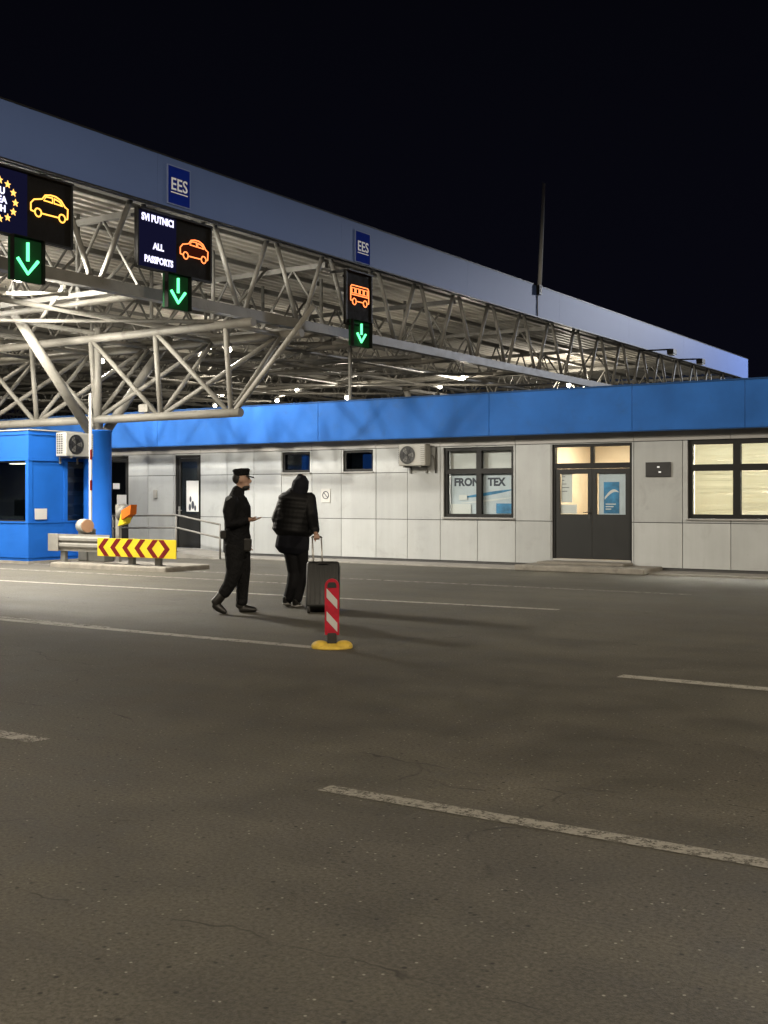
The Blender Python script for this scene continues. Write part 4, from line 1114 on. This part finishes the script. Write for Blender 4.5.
def boot(name, ank, heel, toe, y, par, mat, lean=0.0):
    m = MB()
    a, h, t = Vector(L2(*ank, y)), Vector(L2(*heel, y)), Vector(L2(*toe, y))
    up_ = Vector((lean, 0, 1)).normalized()
    m.chain([(*(a + up_*.13), .060, .062), (*a, .060, .064), (*(a.lerp(h, .75)), .056, .064)])
    f = (t-h)
    m.chain([(*(h + f*.06), .046, .052), (*(h + f*.40), .052, .056), (*(h + f*.72), .054, .044), (*(h + f*.95), .044, .032)])
    return m.remesh(name, mat, par, .009, 2)
L2 = L
boot('boot', (240.6, 600), (239, 609.5), (255.5, 610.3), .085, po, M_BOOT)
boot('boot', (219.5, 598.5), (215.0, 603.5), (226.8, 612.0), -.085, po, M_BOOT, .75)
m = MB(); m.lathe([(.182, -.028), (.186, 0), (.182, .028)], Matrix.Translation(L(237, 533, 0)) @ Matrix.Diagonal((.86, 1.02, 1, 1)), 28); m.build('belt', M_BOOT, po, True)
m = MB(); m.box(-.05, .05, -.035, .035, -.13, .04, Matrix.Translation(L(249, 541, -.12)) @ Matrix.Rotation(.1, 4, 'Y'), bev=.02); m.build('holster', M_BOOT, po, True)
m = MB(); m.box(-.05, .05, -.04, .04, -.06, .05, Matrix.Translation(L(225.0, 534, -.09)), bev=.02); m.build('pouch', M_BOOT, po, True)
# cap
m = MB(); cz = (613-475.6)*S; cxx = (241.6-238)*S
m.lathe([(.096, .0), (.099, .03), (.100, .045), (.110, .064), (.110, .074), (.09, .090), (.01, .097)], Matrix.Translation((cxx, 0, cz)) @ Matrix.Rotation(-.06, 4, 'Y') @ Matrix.Diagonal((1.05, .82, 1, 1)), 24)
cp = m.build('cap', M_UNI, po, True)
m = MB(); m.prism([(.05*math.cos(a)*1.0 + .07, .078*math.sin(a)) for a in [PI/2 - PI*k/12 for k in range(13)]][:1] + [(.07 + .095*math.cos(a), .078*math.sin(a)) for a in [PI/2 - PI*k/12 for k in range(13)]] + [(.07, -.078)], .014, Matrix.Translation((cxx, 0, cz+.012)) @ Matrix.Rotation(.28, 4, 'Y'))
m.build('peak', M_BOOT, cp, True)
m = MB(); m.ball((cxx+.112, -.0, cz+.06), .006, .018, .02); m.build('badge', M_ALU, cp, True)
m = MB(); m.ball((cxx-.043, 0, cz-.035), .078, .080, .078); m.build('hair', M_HAIR, po, True)
m = MB(); m.ball(L(245.2, 487.2, 0), .060, .058, .046); m.build('beard', M_HAIR, po, True)
for s in (-1, 1):
    m = MB(); m.ball(L(248.2, 478.8, s*.032), .012, .012, .009); m.build('eye', M_BLACK, po, True)
m = MB(); m.ball(L(232.3, 499.5, -.262), .045, .018, .052, Matrix.Identity(4)); m.build('sleeve_patch', M_PATCH, po, True)

# --- traveller seen from behind
q = on_z(294, 606.5)
tr = thing('person', 'person seen from behind in black hood and puffer jacket pulling a suitcase', 'person', (q.x, q.y, 0), YAW)
S2 = 15.7/1155
def T(px_, py_, y): return ((px_-294)*S2, y, (606.5-py_)*S2)
AX = (1, 0, 0)
m = MB()
m.chain([(*T(295, 546, 0), .15, .11), (*T(296, 530, 0), .14, .10), (*T(297, 510, 0), .16, .11), (*T(297.5, 497, 0), .16, .09), (*T(298.5, 491, 0), .08, .07)], AX, 18)
m.chain([(*T(298.5, 494, 0), .055), (*T(300, 486, .02), .055)], AX)
m.ball(T(301, 482.5, .03), .078, .098, .115); m.ball(T(301.5, 487, .07), .056, .07, .07)
m.chain([(*T(301.8, 481, .125), .011), (*T(302.0, 484.5, .145), .015)], AX, 8)
for s in (-1, 1): m.ball(T(301+s*5.8, 483.5, .03), .012, .020, .030)
hand = T(318.6, 536, -.42)
m.chain([(*T(310, 497, -.02), .056), (*T(314.3, 517, -.16), .046), (*T(317.3, 532, -.37), .032)], AX)
m.chain([(*T(286, 497, 0), .056), (*T(277, 519, .02), .046), (*T(284, 533, .15), .032)], AX)
hv = Vector(hand)
m.chain([(*T(317.3, 532.5, -.375), .026, .03), (*(hv + Vector((.0, -.01, .012))), .040, .024)], AX)
for k, dx in enumerate((-.032, -.011, .010, .030)):
    finger(m, hv + Vector((dx, -.022, .012)), (0, -.9, -.35), (.026, .026, .022), .0095, 1.0, (1, 0, 0))
finger(m, hv + Vector((-.036, .0, .0)), (.25, .5, -.6), (.028, .026, .02), .011, -.6, (1, 0, 0))
m.chain([(*T(284, 533, .15), .03, .026), (*T(286, 539, .18), .036, .02)], AX)
for k, dx in enumerate((-.026, -.009, .009, .026)):
    p_ = Vector(T(286, 540, .18)); finger(m, p_ + Vector((dx, 0, -.01)), (0, .15, -1), (.03, .024, .02), .0095, .3, (1, 0, 0))
finger(m, Vector(T(284, 535, .15)) + Vector((.03, .0, -.02)), (.5, .3, -.6), (.03, .026, .02), .011, 0, (1, 0, 0))
m.chain([(*T(290, 548, 0), .095, .10), (*T(293, 573, .03), .06, .064), (*T(291.5, 585, -.03), .052, .056), (*T(288, 597, -.10), .04)], AX)
m.chain([(*T(301, 548, 0), .095, .10), (*T(301.5, 573, .06), .06, .064), (*T(299.5, 586, .05), .052, .056), (*T(296, 600, .03), .04)], AX)
m.chain([(*T(286.5, 601.5, -.11), .036, .032), (*T(288, 604.5, .02), .036, .022)], AX); m.chain([(*T(295.5, 603, .02), .036, .032), (*T(297.5, 605, .15), .036, .022)], AX)
m.remesh('body', M_SKIN, tr, .0062, 3)
# hooded jersey with its hem below the jacket
m = MB()
m.chain([(*T(292, 548.5, -.01), .235, .165), (*T(293, 540, 0), .228, .16), (*T(295, 526, 0), .20, .14), (*T(297, 506, 0), .18, .12), (*T(298, 495, 0), .13, .10)], AX, 20)
m.chain([(*T(298.5, 494, -.02), .11, .11), (*T(300, 487.5, .0), .120, .140), (*T(300.8, 481.5, .015), .112, .140), (*T(300.2, 477.6, .02), .078, .10), (*T(299.4, 475.6, .015), .04, .05)], AX, 18)
m.chain([(*T(310.5, 498, -.02), .075), (*T(314.5, 517.5, -.165), .062), (*T(317.3, 531.5, -.365), .042)], AX)
m.remesh('hooded_jersey', M_HOOD, tr, .012, 3)
# puffer jacket with quilting
m = MB(); rows = 9
pr = []
for k in range(rows*4+1):
    u = k/(rows*4); py_ = 532 - u*40
    cx_ = 293.0 + u*4.2
    rx = (.282 if u < .1 else .29 - .055*u) - (.09*max(0, u-.86)/.14)
    ry = .185 - .03*u - .05*max(0, u-.86)/.14
    puff = 1 + .034*abs(math.sin(PI*(u*rows + .18*math.sin(u*9.0)))) - .015 + .012*math.sin(u*31)
    pr.append((*T(cx_, py_, 0), rx*puff, ry*puff))
m.chain(pr, AX, 28)
sl_ = []
for k in range(21):
    u = k/20; a_, b_, c_ = Vector(T(286.5, 497, 0)), Vector(T(277.5, 519, .0)), Vector(T(283.5, 532.5, .10))
    p_ = a_.lerp(b_, u/.55) if u < .55 else b_.lerp(c_, (u-.55)/.45)
    sl_.append((*p_, (.092 - .02*u)*(1 + .045*abs(math.sin(PI*u*6)))))
m.chain(sl_, AX, 16)
sl_ = []
for k in range(21):
    u = k/20; a_, b_, c_ = Vector(T(309, 497, -.01)), Vector(T(313.3, 517.5, -.15)), Vector(T(316.6, 530, -.34))
    p_ = a_.lerp(b_, u/.55) if u < .55 else b_.lerp(c_, (u-.55)/.45)
    sl_.append((*p_, (.088 - .028*u)*(1 + .045*abs(math.sin(PI*u*6)))))
m.chain(sl_, AX, 16)
m.remesh('puffer_jacket', M_PUFF, tr, .0095, 1)
m = MB()
m.chain([(*T(295, 540, 0), .175, .13), (*T(295.3, 549, 0), .178, .135)], AX, 20)
m.chain([(*T(290.5, 547, 0), .108, .115), (*T(293.5, 573, .03), .083, .085), (*T(291.8, 586, -.03), .076, .076), (*T(288.6, 599, -.095), .072, .068)], AX)
m.chain([(*T(300.7, 547, 0), .108, .115), (*T(302, 573, .06), .083, .085), (*T(299.8, 586, .05), .076, .076), (*T(296.6, 600, .03), .072, .068)], AX)
m.remesh('trousers', M_JEAN, tr, .012, 3)
def shoe(h, t, y0_, y1_, sole_up):
    a, b = Vector(T(*h, y0_)), Vector(T(*t, y1_)); f = b - a
    m = MB(); m.chain([(*(a + Vector((0, 0, .045))), .044, .04), (*a, .046, .038), (*(a + f*.5), .050, .038), (*(b), .044, .026)], AX)
    s_ = m.remesh('shoe', M_BOOT, tr, .009, 2)
    m = MB(); n = f.cross(Vector((1, 0, 0))).normalized(); n = n if n.z < 0 else -n
    m.chain([(*(a + n*.034), .047, .014), (*(a + f*.5 + n*.034), .052, .013), (*(b + n*.024), .046, .012)], AX, 14)
    m.build('sole', M_SHOEW, s_, True)
shoe((286.3, 600.2), (288.5, 604.0), -.115, .05, 1)
shoe((295.4, 603.3), (298, 604.6), .0, .16, 0)

# --- suitcase, tipped towards the traveller
q = on_z(322, 613.5)
sc_t = thing('suitcase', 'large black wheeled suitcase tilted on its wheels behind the striped post', 'suitcase', (q.x, q.y, 0), YAW)
TL = Matrix.Translation((0, 0, .05)) @ Matrix.Rotation(R(-21), 4, 'X')
m = MB(); m.box(-.215, .215, .0, .27, .03, .66, TL, bev=.045, seg=4)
for f in m.bm.faces: f.smooth = True
bd = m.build('shell', M_CASE, sc_t, True)
m = MB()
for k in range(6): m.box(-.165+k*.062, -.145+k*.062, -.003, .006, .08, .60, TL, bev=.003, seg=1)
m.build('rib', M_CASE, bd, True)
m = MB()
for sx in (-.218, .214): m.box(sx, sx+.006, .12, .15, .06, .63, TL)
m.build('zip_strip', M_RUBBER, bd, True)
m = MB(); m.path([TL @ Vector(p) for p in ((-.06, -.004, .61), (-.05, -.03, .61), (.05, -.03, .61), (.06, -.004, .61))], .011, 6); m.build('grip', M_RUBBER, bd, True)
hv_w = Vector(T(318.6, 536, -.42)); base_off = (Matrix.Rotation(YAW, 3, 'Z') @ hv_w) + tr.location - sc_t.location
hl = Matrix.Rotation(-YAW, 3, 'Z') @ base_off
tl = TL.inverted() @ hl
m = MB()
for sx in (-.058, .058): m.tube(TL @ Vector((tl.x*.75 + sx, .14, .64)), hl + Vector((sx, -.012, -.0)), .0095, n=8)
m.build('handle_tube', M_ALU, sc_t, True)
m = MB(); m.path([hl + Vector((-.068, -.012, -.012)), hl + Vector((-.05, -.012, .002)), hl + Vector((.05, -.012, .002)), hl + Vector((.068, -.012, -.012))], .013, 8); m.build('handle', M_RUBBER, sc_t, True)
for sx in (-.17, .17):
    m = MB(); m.lathe([(.03, -.018), (.045, -.016), (.045, .016), (.03, .018)], Matrix.Translation((sx, .02, .045)) @ Matrix.Rotation(PI/2, 4, 'Y'), 16); m.build('wheel', M_RUBBER, sc_t, True)

# ------------------------------------------------------------------ night sky, camera, render settings
w = bpy.data.worlds.new('World'); scene.world = w; w.use_nodes = True
nt = w.node_tree; bg = nt.nodes['Background']
tc = nt.nodes.new('ShaderNodeTexCoord'); sp_ = nt.nodes.new('ShaderNodeSeparateXYZ'); nt.links.new(tc.outputs['Generated'], sp_.inputs[0])
rp = nt.nodes.new('ShaderNodeValToRGB'); nt.links.new(sp_.outputs['Z'], rp.inputs[0])
rp.color_ramp.elements[0].position = 0; rp.color_ramp.elements[0].color = (.0026, .0026, .0056, 1)
rp.color_ramp.elements[1].position = .5; rp.color_ramp.elements[1].color = (.0012, .0013, .0026, 1)
nt.links.new(rp.outputs[0], bg.inputs[0]); bg.inputs[1].default_value = 1.0

cam = bpy.data.cameras.new('camera'); co = bpy.data.objects.new('camera', cam); COL.objects.link(co)
co.location = (0, 0, EYE); co.rotation_euler = (PI/2, 0, YAW)
cam.sensor_fit = 'VERTICAL'; cam.sensor_height = 36; cam.lens = F/1024*36
cam.shift_y = -(512-HOR)/1024
cam.clip_end = 1000; cam.clip_start = .05
scene.camera = co
scene.view_settings.view_transform = 'Standard'; scene.view_settings.look = 'None'; scene.view_settings.gamma = 1
scene.view_settings.exposure = 0.0
scene.render.engine = 'CYCLES'
scene.cycles.use_denoising = True
scene.cycles.max_bounces = 6; scene.cycles.transparent_max_bounces = 12
scene.cycles.sample_clamp_indirect = 4.0
